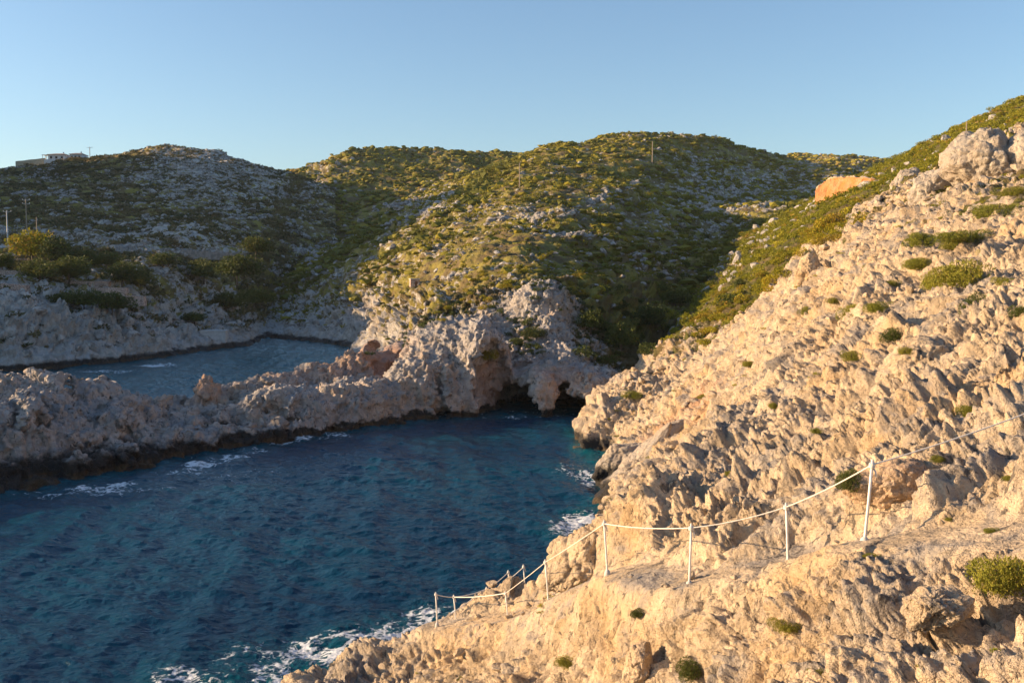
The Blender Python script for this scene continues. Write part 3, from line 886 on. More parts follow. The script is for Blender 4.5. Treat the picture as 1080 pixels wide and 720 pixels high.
# the hollows keep the smooth faces of broken rock
sm = np.zeros(len(V))
for px, py, D, rr in [(424, 378, 118, 6), (528, 415, 112, 6), (572, 418, 109, 3.5), (512, 415, 107, 3.5), (600, 425, 110, 4)]:
    q = np.linalg.norm(V - np.array(unproj(px, py, D)), axis=1) / rr
    sm = np.maximum(sm, 1 - sstep(.6, 1.1, q))
d -= np.quantile(d, .55)
V = V + n * (d * (1 - .75 * sm))[:, None]
stain_glow = np.zeros(len(V))  # orange painting bounce light in the hollows and sun on the spit tips
for px, py, D, rr, am in [(415, 382, 117, 6.5, .40), (436, 395, 114, 3, .3), (528, 410, 113, 6.0, .30), (585, 418, 108.5, 2.6, .3), (505, 412, 107, 3, .18), (592, 398, 109, 3.2, .3), (218, 400, 98, 3, .3), (300, 398, 107, 4, .2), (350, 392, 111, 4, .25), (390, 388, 114, 4, .25), (165, 400, 90, 1.5, .25)]:
    q = np.linalg.norm(V - np.array(unproj(px, py, D)), axis=1) / rr
    stain_glow = np.maximum(stain_glow, am * (1 - sstep(.4, 1.2, q + .4 * noise(V, 1.8, 33))))
vg = TPSv = upsample(MID, XX, YY, 5)[..., 1]
ix = np.clip(((V[:, 0] - x0) / H3).astype(int), 0, len(gx) - 1); iy = np.clip(((V[:, 1] - y0) / H3).astype(int), 0, len(gy) - 1)
vg = np.clip(vg[ix, iy], 0, 1)
n = vnormals(V, Qd)
me = mesh_np('rocky_headland', V, Qd, M_SPIT, True, {'veg': vg, 'stain_glow': stain_glow})
o = link('rocky_headland', me)
tag(o, 'grey limestone spit and cave headland reaching into the cove', 'terrain', kind='structure')
splat(V, n)
LAND.append(('rocky_headland', V, n, vg))

# ------------------------------------------------------------------ the sea
def sea_surface():
    X, Y = polar(16, 420, 1500, -50, 16, 1500, 1.0)
    hn = upsample(NEAR, X, Y, 6)[..., 0]
    hm = upsample(MID, X, Y, 6)[..., 0]
    hl = upsample(LEFT, X, Y, 6)[..., 0]
    R = np.hypot(X, Y)
    hn = np.where(R > 130, -4, hn); hl = np.where(R < 130, -4, hl); hm = np.where(R < 55, -4, hm)
    top = np.maximum(hn, hm)
    Q = np.stack([X.ravel(), Y.ravel(), np.zeros(X.size)], 1).astype(F)
    z = np.zeros(X.size, F)
    rng = np.random.default_rng(5)
    wd = rad(215)
    warp = noise(Q, 9, 3) * 1.3
    for lam, a in [(9, .075), (6.1, .06), (4.3, .05), (3.1, .045), (2.3, .036), (1.7, .028)]:
        for j in range(3):
            th = wd + rng.normal(0, .5); k = 2 * math.pi / (lam * rng.uniform(.85, 1.15))
            ph = k * (Q[:, 0] * math.cos(th) + Q[:, 1] * math.sin(th)) + rng.uniform(0, 6.28) + warp * rng.uniform(.6, 1.3)
            z += (a * (1 - np.abs(np.sin(ph / 2))) * 2 - a) * .62
    z += (billow(Q, (1.4, 0.9, 1), 3, 44) - .25) * .34
    z += noise(Q, (3, 2, 1), 45) * .10
    zz = z.reshape(X.shape)
    # foam where the swell breaks on the rocks
    fn1 = fbm(Q, (3.0, 2.2, 1), 4, 60, .6).reshape(X.shape)
    fn2 = billow(Q, (1.5, 1.1, 1), 4, 66, .6).reshape(X.shape)
    foam = np.zeros(X.shape)
    def spot(px, py, rx, ry, amt, base=None):
        c = unproj(px, py, 1.0); t = EYE / (EYE - c[2]); cx, cy = c[0] * t, t
        q = np.sqrt(((X - cx) / rx) ** 2 + ((Y - cy) / ry) ** 2)
        return amt * (1 - sstep(.2, 1.15, q))
    for s in [(100, 513, 3.6, 2.4, .62), (60, 519, 3, 2, .5), (128, 508, 2, 1.6, .66), (213, 487, 2.2, 2.4, .78), (240, 481, 3.0, 2.6, .62), (195, 495, 3.4, 2.4, .56), (300, 463, 3.0, 3.0, .62), (318, 459, 1.8, 2.5, .75), (270, 473, 3, 2.4, .5),
              (260, 500, 7, 6, .38), (350, 457, 3, 4, .5), (150, 512, 5, 3, .45),
              (330, 685, 4.0, 3.6, .62), (300, 712, 4.5, 3.6, .60), (230, 716, 5.5, 3.6, .48), (375, 672, 3.0, 3.5, .58), (420, 660, 3.0, 3.2, .58), (455, 648, 2.5, 3.0, .58), (290, 690, 4, 4, .52),
              (615, 545, 2.4, 4, .78), (600, 555, 2.5, 4, .62), (622, 500, 1.8, 5, .66), (600, 492, 2.2, 5, .45), (480, 435, 6, 3.2, .5), (555, 438, 5, 2.5, .45), (590, 436, 4, 2, .5), (165, 384, 6, 5, .7), (110, 390, 8, 4, .6), (40, 396, 8, 4, .4), (215, 372, 6, 5, .4), (205, 420, 3, 3, .6), (150, 425, 5, 4, .35)]:
        foam = np.maximum(foam, spot(*s))
    edge = sstep(-1.7, -0.25, top) * 0.42
    foam = np.maximum(foam, edge * (0.6 + fn1 * .5))
    fm = np.clip(foam + fn1 * .38 * foam ** .5, 0, 1)
    caps = sstep(.30, .42, zz) * .25
    zz = zz + fm * (fn2 * .30)
    shallow_sheen = np.maximum(sstep(-3.2, -.5, hn) * .7, sstep(-2.2, -.4, hm) * .45)
    shallow_sheen = np.maximum(shallow_sheen, foam * .55)
    shallow_sheen = np.maximum(shallow_sheen, sstep(115, 150, R) * .6)  # far bay painted brighter blue, for the sky it reflects
    P = np.stack([X, Y, zz * (0.75 + .25 * sstep(20, 60, R)) - .05], -1)
    return P, fm, shallow_sheen


P, fm, shl = sea_surface()
m, nt, b = new_mat('sea_water'); g = N(nt)
p = g.pos()
c = g.mix(g.ramp(g.noise(p, 0.05, 3), .35, .65), (0.001, 0.023, 0.058), (0.001, 0.042, 0.080))
c = g.mix(g.attr('shallow_sheen'), c, (0.003, 0.095, 0.11))
fa = g.attr('foam')
q_ = g.n('ShaderNodeTexNoise'); g.set(q_.inputs['Vector'], p); q_.inputs['Scale'].default_value = .9; q_.inputs['Detail'].default_value = 4
wv = g.n('ShaderNodeVectorMath', operation='MULTIPLY_ADD'); g.set(wv.inputs[0], q_.outputs[1]); wv.inputs[1].default_value = (1.6, 1.6, 0); g.set(wv.inputs[2], g.scalev(p, (1, 1, 0)))
l1 = g.vor(wv.outputs[0], .85, 'DISTANCE_TO_EDGE'); l2 = g.vor(wv.outputs[0], 2.6, 'DISTANCE_TO_EDGE')
lm = g.math('ADD', g.math('MULTIPLY', l1, 1.1), g.math('MULTIPLY', l2, .8))
lm = g.math('ADD', lm, g.math('MULTIPLY', g.math('SUBTRACT', g.noise(p, 3.2, 4, .65), .5), .9))
fv = g.math('SUBTRACT', g.math('MULTIPLY', fa, 1.02), g.math('ADD', lm, .31))
fm_ = g.ramp(fv, 0.0, .22)
c = g.mix(fm_, c, (0.66, 0.70, 0.74))
nt.links.new(c, b.inputs['Base Color'])
nt.links.new(g.ramp(fm_, 0, .6, .10, .8), b.inputs['Roughness'])
b.inputs['IOR'].default_value = 1.33
b.inputs['Specular IOR Level'].default_value = 0.29
bn = g.bump(g.noise(g.scalev(p, (1, 1.5, 1)), 1.6, 5, .62, .4), .75, .20)
bn = g.bump(g.noise(g.scalev(p, (1, 1.4, 1)), 5.5, 4, .6, .3), .5, .06, bn)
nt.links.new(bn, b.inputs['Normal'])
M_SEA = m
nr, nc = P.shape[:2]
me = mesh_np('sea', P.reshape(-1, 3), grid_faces(nr, nc)[:, ::-1], M_SEA, True, {'foam': fm.ravel(), 'shallow_sheen': shl.ravel()})
tag(link('sea', me), 'dark blue choppy sea filling the cove and bay', 'sea', kind='structure')
# the sheet of open water and sea bed under and around everything
me = mesh_np('open_sea', [(-6000, -6000, -.75), (6000, -6000, -.75), (6000, 9000, -.75), (-6000, 9000, -.75)], [(0, 1, 2, 3)], M_SEA, False)
tag(link('open_sea', me), 'open water beyond the cove', 'sea', kind='structure')

# ------------------------------------------------------------------ plants and loose rocks: shapes
def ico(sub):
    import bmesh
    bm = bmesh.new(); bmesh.ops.create_icosphere(bm, subdivisions=sub, radius=1)
    V = np.array([v.co[:] for v in bm.verts]); T = np.array([[v.index for v in f.verts] for f in bm.faces]); bm.free()
    return V, T


def lump_shape(sub, seed, amp=.35, flat=.75):
    """small shrub seen from far: a ragged dome"""
    V, T = ico(sub)
    r = np.random.default_rng(seed)
    k = 1 + amp * r.uniform(-1, 1, len(V))
    V = V * k[:, None]; V[:, 2] = V[:, 2] * flat + .25
    T = T[(V[T][:, :, 2].mean(1) > -.12)]
    return V, T


def rock_shape(sub, seed):
    V, T = ico(sub)
    r = np.random.default_rng(seed)
    nn = r.normal(size=(9, 3)); nn /= np.linalg.norm(nn, axis=1, keepdims=True)
    for q in nn:                       # broken off by planes, so it has faces and edges
        h = r.uniform(.45, .85); t = V @ q - h
        V = V - np.clip(t, 0, None)[:, None] * q
    V = V * (1 + .1 * r.uniform(-1, 1, len(V)))[:, None]
    V[:, 2] *= .62
    return V, T


def leafy_shape(nleaf, seed, leaf=.10, lobes=7, flat=.7):
    """shrub of many small leaves over several lobes, 1 m radius"""
    r = np.random.default_rng(seed)
    cs = np.concatenate([[[0, 0, .30, .56]], np.stack([r.uniform(-.66, .66, lobes), r.uniform(-.66, .66, lobes), r.uniform(.02, .5, lobes), r.uniform(.20, .42, lobes)], 1)])
    w = cs[:, 3] ** 2; w /= w.sum()
    ci = r.choice(len(cs), nleaf, p=w)
    dirs = r.normal(size=(nleaf, 3)); dirs /= np.linalg.norm(dirs, axis=1, keepdims=True)
    rad_ = cs[ci, 3] * (1 - np.abs(r.normal(0, .16, nleaf)))
    C = cs[ci, :3] + dirs * rad_[:, None]
    C[:, 2] *= flat
    keep = C[:, 2] > -.08; C = C[keep]; dirs = dirs[keep]; ci = ci[keep]; n = len(C)
    a = r.normal(size=(n, 3)) + dirs * .9
    a /= np.linalg.norm(a, axis=1, keepdims=True)
    b = np.cross(a, r.normal(size=(n, 3))); b /= np.linalg.norm(b, axis=1, keepdims=True)
    L = leaf * r.uniform(.6, 1.4, n)[:, None]
    V = np.stack([C - b * L * .45, C + a * L * 1.2, C + b * L * .45], 1).reshape(-1, 3)
    T = np.arange(3 * n).reshape(-1, 3)
    t = np.repeat((r.uniform(0, .45, n) + .25 * (ci % 3) / 2), 3)
    return V, T, t


def stem_shape(seed, n=6, h=.5):
    r = np.random.default_rng(seed)
    Vs, Ts = [], []
    for i in range(n):
        a = r.uniform(0, 6.28); tip = np.array([math.cos(a) * r.uniform(.15, .5), math.sin(a) * r.uniform(.15, .5), h * r.uniform(.7, 1.1)])
        c = [np.array([0, 0, -.15]), tip * .5 + r.normal(0, .05, 3), tip]
        rr = [.045, .03, .012]
        b = len(np.concatenate(Vs)) if Vs else 0
        ring = []
        for q, w in zip(c, rr):
            for k in range(5): ring.append(q + w * np.array([math.cos(k * 1.2566), math.sin(k * 1.2566), 0]))
        Vs.append(np.array(ring))
        for j in range(2):
            for k in range(5):
                p0 = b + j * 5 + k; p1 = b + j * 5 + (k + 1) % 5
                Ts += [[p0, p1, p1 + 5], [p0, p1 + 5, p0 + 5]]
    return np.concatenate(Vs), np.array(Ts)


def scatter_mesh(name, shapes, pos, size, mat, tint, squash=None, nrm=None, smooth=False, label=None, cat=None, group=None, tilt=0.0):
    """one mesh holding many small copies"""
    r = np.random.default_rng(len(pos) + 3)
    Vall, Tall, A = [], [], []; base = 0
    which = r.integers(0, len(shapes), len(pos))
    for k, sh in enumerate(shapes):
        V0, T0 = sh[0], sh[1]; t0 = sh[2] if len(sh) > 2 else None
        m = np.where(which == k)[0]
        if len(m) == 0: continue
        a = r.uniform(0, 6.28, len(m)); c, s_ = np.cos(a), np.sin(a)
        x = V0[None, :, 0]; y = V0[None, :, 1]; z = V0[None, :, 2]
        sx = r.uniform(.75, 1.3, len(m))[:, None]; sz = (squash[m][:, None] if squash is not None else 1) * r.uniform(.8, 1.2, len(m))[:, None]
        x = x * sx
        X_ = (x * c[:, None] - y * s_[:, None]); Y_ = (x * s_[:, None] + y * c[:, None]); Z_ = z * sz
        if tilt:
            tx = r.normal(0, tilt, len(m))[:, None]; Z_, X_ = Z_ * np.cos(tx) + X_ * np.sin(tx), X_ * np.cos(tx) - Z_ * np.sin(tx)
        W = np.stack([X_, Y_, Z_], -1) * size[m][:, None, None] + pos[m][:, None, :]
        Vall.append(W.reshape(-1, 3))
        T = T0[None] + (np.arange(len(m)) * len(V0))[:, None, None] + base
        Tall.append(T.reshape(-1, 3)); base += W.shape[0] * W.shape[1]
        tt = np.repeat(tint[m], len(V0))
        if t0 is not None: tt = tt * .6 + np.tile(t0, len(m)) * .4
        else: tt = tt + r.uniform(-.06, .06, len(tt))
        A.append(np.clip(tt, 0, .99))
    me = mesh_np(name, np.concatenate(Vall), np.concatenate(Tall), mat, smooth, {'tint': np.concatenate(A)}, k=3)
    o = link(name, me); tag(o, label, cat, group, 'stuff')
    return o


m, nt, b = new_mat('loose_limestone'); g = N(nt)
p = g.pos(); t = g.attr('tint')
c = g.mix(t, (0.30, 0.275, 0.25), (0.50, 0.47, 0.43))
c = g.mix(g.ramp(g.noise(p, 1.2, 4, .65), .42, .6), c, (0.20, 0.185, 0.17))
nt.links.new(c, b.inputs['Base Color']); b.inputs['Roughness'].default_value = .95
nt.links.new(g.bump(g.noise(p, 2.0, 6, .7), .9, .35), b.inputs['Normal'])
M_LOOSE = m

LUMPS1 = [lump_shape(1, i, .42, .7) for i in range(4)]
LUMPS2 = [lump_shape(2, 20 + i, .26, .75) for i in range(5)]
ROCKS = [rock_shape(2, 40 + i) for i in range(6)]
LEAFY_XS = [leafy_shape(46, 260 + i, .34, 3, .75) for i in range(5)]
LEAFY_S = [leafy_shape(170, 60 + i, .17, 5) for i in range(5)]


def field(name): return [L for L in LAND if L[0] == name][0]


def pick(name, n, dens, margin=120, rw=2.0, seed=1):
    """n places on a landform; dens(P, veg, N, px, py) gives the likelihood"""
    _, V, Nn, vg = field(name)
    px, py, d = proj(V)
    ok = (d > 3) & (px > -margin) & (px < 1080 + margin) & (py < 860) & (V[:, 2] > .8) & (Nn[:, 2] > .25)
    idx = np.where(ok)[0]
    if name == 'rocky_headland': w = np.ones(len(idx))
    else: w = np.hypot(V[idx, 0], V[idx, 1]) ** rw
    w = w * np.clip(dens(V[idx], vg[idx], Nn[idx], px[idx], py[idx]), 0, None)
    w = w / w.sum()
    r = np.random.default_rng(seed)
    cs = np.cumsum(w)
    j = idx[np.searchsorted(cs, r.uniform(0, 1, n)).clip(0, len(idx) - 1)]
    j = np.unique(j)
    return V[j] + r.normal(0, .15, (len(j), 3)) * [1, 1, 0], Nn[j], vg[j], px[j], py[j]


def poly_near(px, py, pts, w):
    """1 near the drawn line, fading out over w"""
    best = np.full(px.shape, 1e9)
    for (ax, ay), (bx, by) in zip(pts[:-1], pts[1:]):
        t = np.clip(((px - ax) * (bx - ax) + (py - ay) * (by - ay)) / ((bx - ax) ** 2 + (by - ay) ** 2 + 1e-6), 0, 1)
        best = np.minimum(best, np.hypot(px - ax - t * (bx - ax), py - ay - t * (by - ay)))
    return np.exp(-(best / w) ** 2)


ROADCUTS = [[(125, 263), (190, 266), (252, 268)], [(0, 243), (60, 247), (80, 250)], [(300, 272), (345, 258), (400, 240), (440, 228), (470, 218), (498, 208)], [(395, 222), (440, 212)], [(560, 232), (600, 226), (640, 205), (680, 190)],
            [(250, 362), (330, 352), (390, 345)], [(20, 205), (80, 205)], [(560, 250), (620, 246)], [(440, 300), (520, 284), (560, 270)], [(800, 245), (840, 232), (866, 212)]]
ROCKZONES = [((215, 175), 45, 30, 1.0), ((180, 200), 60, 25, .6), ((120, 245), 45, 18, 1.1), ((85, 225), 40, 14, .4), ((170, 290), 30, 20, .9), ((240, 215), 45, 30, .6), ((140, 330), 60, 20, 1.1), ((60, 350), 90, 22, .8), ((40, 185), 60, 10, .5), ((290, 230), 30, 30, .6),
             ((360, 300), 60, 25, .9), ((330, 270), 40, 20, .6), ((480, 210), 25, 15, 1.2), ((320, 200), 25, 20, .7), ((740, 215), 30, 30, 1.3), ((660, 250), 50, 30, .9), ((700, 300), 60, 40, .5), ((560, 300), 40, 25, .8), ((620, 270), 60, 25, .9), ((570, 345), 50, 20, .9), ((800, 210), 40, 30, .6),
             ((480, 300), 50, 20, .5), ((650, 340), 30, 20, .5), ((560, 230), 50, 15, .6), ((450, 265), 50, 25, .5), ((820, 235), 40, 20, .5), ((700, 380), 25, 25, 1.1), ((870, 185), 40, 15, .6), ((310, 340), 60, 12, 1.3), ((390, 350), 30, 18, 1.4), ((420, 325), 40, 16, .8)]


def rockiness(V, px, py):
    z = np.full(px.shape, .05) + .06 * (px < 320)
    for (cx, cy), rx, ry, a in ROCKZONES:
        z += a * np.exp(-((px - cx) / rx) ** 2 - ((py - cy) / ry) ** 2)
    for pl in ROADCUTS: z += 5.0 * poly_near(px, py, pl, 3.2)
    cl = sstep(.02, .42, fbm(V.astype(F), (11, 11, 7), 4, 77, .6))
    return z * (.08 + cl)


RAVINES = [[(318, 188), (300, 220), (285, 250), (272, 280), (262, 310), (248, 338)], [(530, 172), (498, 205), (455, 240), (412, 275), (392, 300)], [(850, 215), (800, 245), (745, 290), (700, 335), (660, 370)], [(400, 240), (350, 275), (300, 320)]]


def greenness(V, px, py):
    k = sstep(-.22, .30, fbm(V.astype(F), (15, 15, 10), 5, 88, .65))
    for pl in ROADCUTS: k = k * (1 - .9 * poly_near(px, py, pl, 3.0))
    for pl in RAVINES: k = k + .7 * poly_near(px, py, pl, 9)
    return k + .07


for name, nr_, ns_, rs, ss, sh in [('left_hill', 16000, 30000, (.35, 1.7), (.4, 1.7), LEAFY_XS), ('central_hill', 24000, 46000, (.25, 1.35), (.28, 1.25), LUMPS1[:2] + LEAFY_XS), ('back_hill', 9000, 20000, (.6, 2.4), (.7, 2.2), LUMPS1), ('far_hill', 2500, 8000, (1, 3), (1.2, 3.0), LUMPS1)]:
    pts = pick(name, nr_, lambda V, v, n, px, py: rockiness(V, px, py) * (V[:, 2] > 2.5), seed=3)
    r = np.random.default_rng(9)
    sz = rs[0] + (rs[1] - rs[0]) * r.uniform(0, 1, len(pts[0])) ** 2.6
    dist = np.hypot(pts[0][:, 0], pts[0][:, 1])
    if name == 'central_hill': sz *= np.clip(dist / 230, .6, 1.7)
    P_ = pts[0].copy(); P_[:, 2] -= sz * .12
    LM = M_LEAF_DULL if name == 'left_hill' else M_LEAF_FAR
    scatter_mesh('loose_rocks', ROCKS, P_, sz, M_LOOSE, r.uniform(0, .95, len(sz)), None, label='pale limestone rocks strewn over the ' + {'left_hill': 'hill left of the bay', 'central_hill': 'central hill', 'back_hill': 'hill behind the bay', 'far_hill': 'farthest hill'}[name], cat='rocks', tilt=.3)
    pts = pick(name, ns_, lambda V, v, n, px, py: (.15 + v) * greenness(V, px, py) * (V[:, 2] > 3), seed=5)
    sz = ss[0] + (ss[1] - ss[0]) * r.uniform(0, 1, len(pts[0])) ** 2
    dist = np.hypot(pts[0][:, 0], pts[0][:, 1])
    if name == 'central_hill': sz *= np.clip(dist / 230, .6, 1.6)
    # light put into plant colour: yellower lit flank, darker shaded side with gully evergreens
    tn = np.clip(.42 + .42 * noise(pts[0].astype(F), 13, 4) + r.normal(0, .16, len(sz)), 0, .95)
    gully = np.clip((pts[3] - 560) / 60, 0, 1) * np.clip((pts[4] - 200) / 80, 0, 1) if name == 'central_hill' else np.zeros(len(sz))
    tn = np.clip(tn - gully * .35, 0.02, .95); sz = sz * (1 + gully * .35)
    rv = np.zeros(len(sz))
    for pl in RAVINES: rv = np.maximum(rv, poly_near(pts[3], pts[4], pl, 8))
    sz = sz * (1 + .45 * rv); tn = tn * (1 - .9 * rv)  # dark scrub added along valley lines, its colour standing for their shade
    if name == 'left_hill': sz = sz * (1 + .5 * np.exp(-((pts[4] - 290) / 35) ** 2))
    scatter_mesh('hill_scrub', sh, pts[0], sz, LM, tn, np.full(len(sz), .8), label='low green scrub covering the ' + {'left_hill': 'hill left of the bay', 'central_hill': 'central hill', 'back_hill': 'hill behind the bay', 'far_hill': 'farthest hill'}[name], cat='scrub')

pts = pick('rocky_headland', 900, lambda V, v, n, px, py: (n[:, 2] > .6) * (V[:, 2] > 5.5) * (V[:, 1] > 112) * sstep(.0, .3, fbm(V.astype(F), 5, 3, 91) + .25 * (px > 545)), seed=15)
r = np.random.default_rng(14)
scatter_mesh('headland_scrub', LEAFY_S, pts[0], r.uniform(.2, .8, len(pts[0])), M_LEAF_DARK, r.uniform(0, .95, len(pts[0])), label='dark low plants on top of the cave headland', cat='scrub')
# green ridge on the near slope: ground cover of small leafy shrubs
pts = pick('rocky_slope', 9000, lambda V, v, n, px, py: sstep(.3, .8, v + .45 * noise(V.astype(F), 5, 6)) * (.06 + sstep(-.25, .2, fbm(V.astype(F), 6, 4, 26, .6))) * (V[:, 1] > 30), rw=2.0, seed=8)
r = np.random.default_rng(4)
dd_ = np.hypot(pts[0][:, 0], pts[0][:, 1])
sz = (.35 + .65 * r.uniform(0, 1, len(dd_)) ** 1.6) * np.clip(dd_ / 120, .55, 1.6)
RIDGE = (pts[0], sz, pts[3], pts[4])
scatter_mesh('ridge_scrub', LEAFY_S, pts[0], sz, M_LEAF_SUN, np.clip(.45 + .4 * noise(pts[0].astype(F), 9, 4) + r.normal(0, .2, len(sz)), 0, .97), label='dense low garrigue on the sunlit ridge above the cliffs', cat='scrub')
pts = pick('rocky_slope', 800, lambda V, v, n, px, py: (v > .35) * (V[:, 1] > 45) * (.1 + sstep(0, .4, fbm(V.astype(F), 8, 4, 36, .6))), rw=2.0, seed=9)
r = np.random.default_rng(44)
scatter_mesh('ridge_rocks', ROCKS, pts[0], (.25 + 1.0 * r.uniform(0, 1, len(pts[0])) ** 2.5) * np.clip(np.hypot(pts[0][:, 0], pts[0][:, 1]) / 120, .5, 1.7), M_LOOSE, r.uniform(.3, .99, len(pts[0])), label='pale rocks showing between the bushes of the sunlit ridge', cat='rocks', tilt=.4)
# sprigs in the cracks of the bare slope
pts = pick('rocky_slope', 700, lambda V, v, n, px, py: sstep(.15, .5, noise(V.astype(F), 4, 16)) * (v < .5) * (V[:, 1] > 8) * (n[:, 2] > .5), rw=1.6, seed=18)
dd_ = np.hypot(pts[0][:, 0], pts[0][:, 1])
sz = r.uniform(.05, .17, len(dd_)) * np.clip(dd_ / 25, .6, 2.2)
scatter_mesh('rock_sprigs', LEAFY_S, pts[0], sz, M_LEAF_SUN, r.uniform(0, .9, len(sz)), np.full(len(sz), .7), label='tiny green sprigs in cracks of the bare slope', cat='sprigs')
# stones on the bare slope
pts = pick('rocky_slope', 6000, lambda V, v, n, px, py: sstep(-.1, .5, noise(V.astype(F), 5, 19)) * (v < .6) * (n[:, 2] > .45), rw=1.7, seed=28)
dd_ = np.hypot(pts[0][:, 0], pts[0][:, 1])
sz = (.04 + .16 * r.uniform(0, 1, len(dd_)) ** 3) * np.clip(dd_ / 22, .6, 3)
me_o = scatter_mesh('rubble', ROCKS, pts[0], sz, M_CLIFF, r.uniform(0, .9, len(sz)), label='broken limestone rubble lying on the slope', cat='rubble', tilt=.4)

# ------------------------------------------------------------------ boulders and rock ribs that stand on the slope
import bmesh


def boulder(name, label, px, py, D, size, mat, rz=0.0, tx=0.0, ty=0.0, seed=1, group=None, cuts=8, veg=0.0, stain_glow=0.0, sub=6, rough=.22, sink=0.0, cat='boulder'):
    V, T = ico(sub)
    r = np.random.default_rng(seed)
    nn = r.normal(size=(cuts, 3)); nn /= np.linalg.norm(nn, axis=1, keepdims=True)
    for q in nn:
        h = r.uniform(.55, .9); t = V @ q - h
        V = V - (np.clip(t, 0, None) * .85)[:, None] * q
    V = V * np.asarray(size) / 2
    R = (Matrix.Rotation(rz, 3, 'Z') @ Matrix.Rotation(tx, 3, 'X') @ Matrix.Rotation(ty, 3, 'Y'))
    V = V @ np.array(R).T
    V = V.astype(F); C = np.array(unproj(px, py, D), F); C[2] -= sink
    s_ = float(np.mean(size))
    nv = V / (np.linalg.norm(V, axis=1, keepdims=True) + 1e-6)
    W = V + C
    w = np.stack([noise(W, s_ * .4, 2), noise(W, s_ * .4, 3), noise(W, s_ * .4, 4)], 1) * F(s_ * .12)
    d = (billow(W + w, s_ * .42, 4, seed + 3, .6) - .25) * s_ * rough * 1.6 + fbm(W, s_ * .7, 3, seed + 9) * s_ * .10
    f1, f2, idv = worley(W + w, s_ * .2, seed + 5)
    d += (idv - .5) * s_ * .03 - np.clip(1 - (f2 - f1) / .25, 0, 1) * s_ * .02
    V = V + nv * d[:, None]
    me = mesh_np(name, V, T, mat, True, {'veg': np.full(len(V), veg), 'stain_glow': np.clip(stain_glow + .5 * stain_glow * noise(W, s_ * .4, 8), 0, 1)}, k=3)
    o = link(name, me, loc=C.tolist())
    tag(o, label, cat, group)
    # outward direction approximated by the position: good enough for placing plants
    splat(V + C, nv)
    return o


boulder('boulder', 'huge rounded grey boulder perched high on the slope, scrub above it', 1033, 178, 62, (5.0, 5.5, 4.6), M_BOULDER, .2, 0, -.5, 3, cuts=6, rough=.14)
boulder('boulder', 'tall grey boulder cut by the right edge, beside the huge rounded one', 1086, 178, 60, (3.4, 4.0, 5.0), M_BOULDER, .5, 0, .1, 5, cuts=6, rough=.14)
boulder('rock_ridge', 'long grey rock rib climbing below the huge rounded boulder', 985, 205, 66, (5.2, 4, 3.6), M_BOULDER, .3, 0, -.8, 8, rough=.16, cat='rock rib')
boulder('rock_pillar', 'curving grey rock pillar standing in green scrub on the upper slope', 948, 212, 88, (2.6, 3, 6.8), M_BOULDER, .3, 0, .45, 12, rough=.18, cat='rock pillar')
boulder('rock_ridge', 'grey jagged rib between the curving pillar and the long rock rib', 968, 206, 82, (4.0, 3.2, 3.6), M_BOULDER, .2, 0, -.6, 14, rough=.2, cat='rock rib')
boulder('rock_spire', 'pointed pale rock spire on the edge of the green ridge', 851, 290, 66, (1.5, 1.8, 3.6), M_CLIFF, .3, 0, .22, 17, rough=.14, cat='rock spire')
boulder('rock_slab', 'thin upright slab with a dark shaded side under a round shrub', 927, 372, 36, (.9, 1.4, 2.6), M_CLIFF, .2, 0, .05, 21, rough=.08, cat='rock slab')
boulder('boulder', 'pale rounded boulder below the upright slab', 965, 392, 27, (2.6, 2.0, 1.8), M_CLIFF, .2, 0, -.5, 22, rough=.16)
boulder('boulder', 'rounded brown boulder leaning over the water beside the sea arm', 652, 488, 73, (5.2, 4.0, 3.2), M_BOULDER, .3, 0, -.5, 31, rough=.12, cuts=5)
boulder('rock_spur', 'long grey rock arm sloping down into the sea with dark foot', 672, 502, 67, (11.5, 4.6, 3.4), M_BOULDER, .25, 0, -.72, 33, rough=.16, cat='rock arm')
boulder('boulder', 'upright pale block at the bottom edge, shaded on its right side', 676, 705, 17.2, (.66, .7, 1.0), M_CLIFF, .5, 0, .25, 41, rough=.14, cuts=9, stain_glow=.06)
boulder('boulder', 'big creviced rock knob above the bend of the rope railing', 612, 590, 26.5, (2.6, 2.4, 1.5), M_CLIFF, .3, 0, -.4, 44, rough=.2)
boulder('boulder', 'brown stained boulder between the rope post and the path', 938, 508, 16.2, (1.5, 1.1, .9), M_CLIFF, .1, 0, -.15, 47, rough=.12, cuts=9, stain_glow=.2)
boulder('boulder', 'squat rock lump catching light left of the big green shrub', 985, 640, 10.6, (.8, .75, .5), M_CLIFF, .1, 0, -.2, 52, rough=.22)

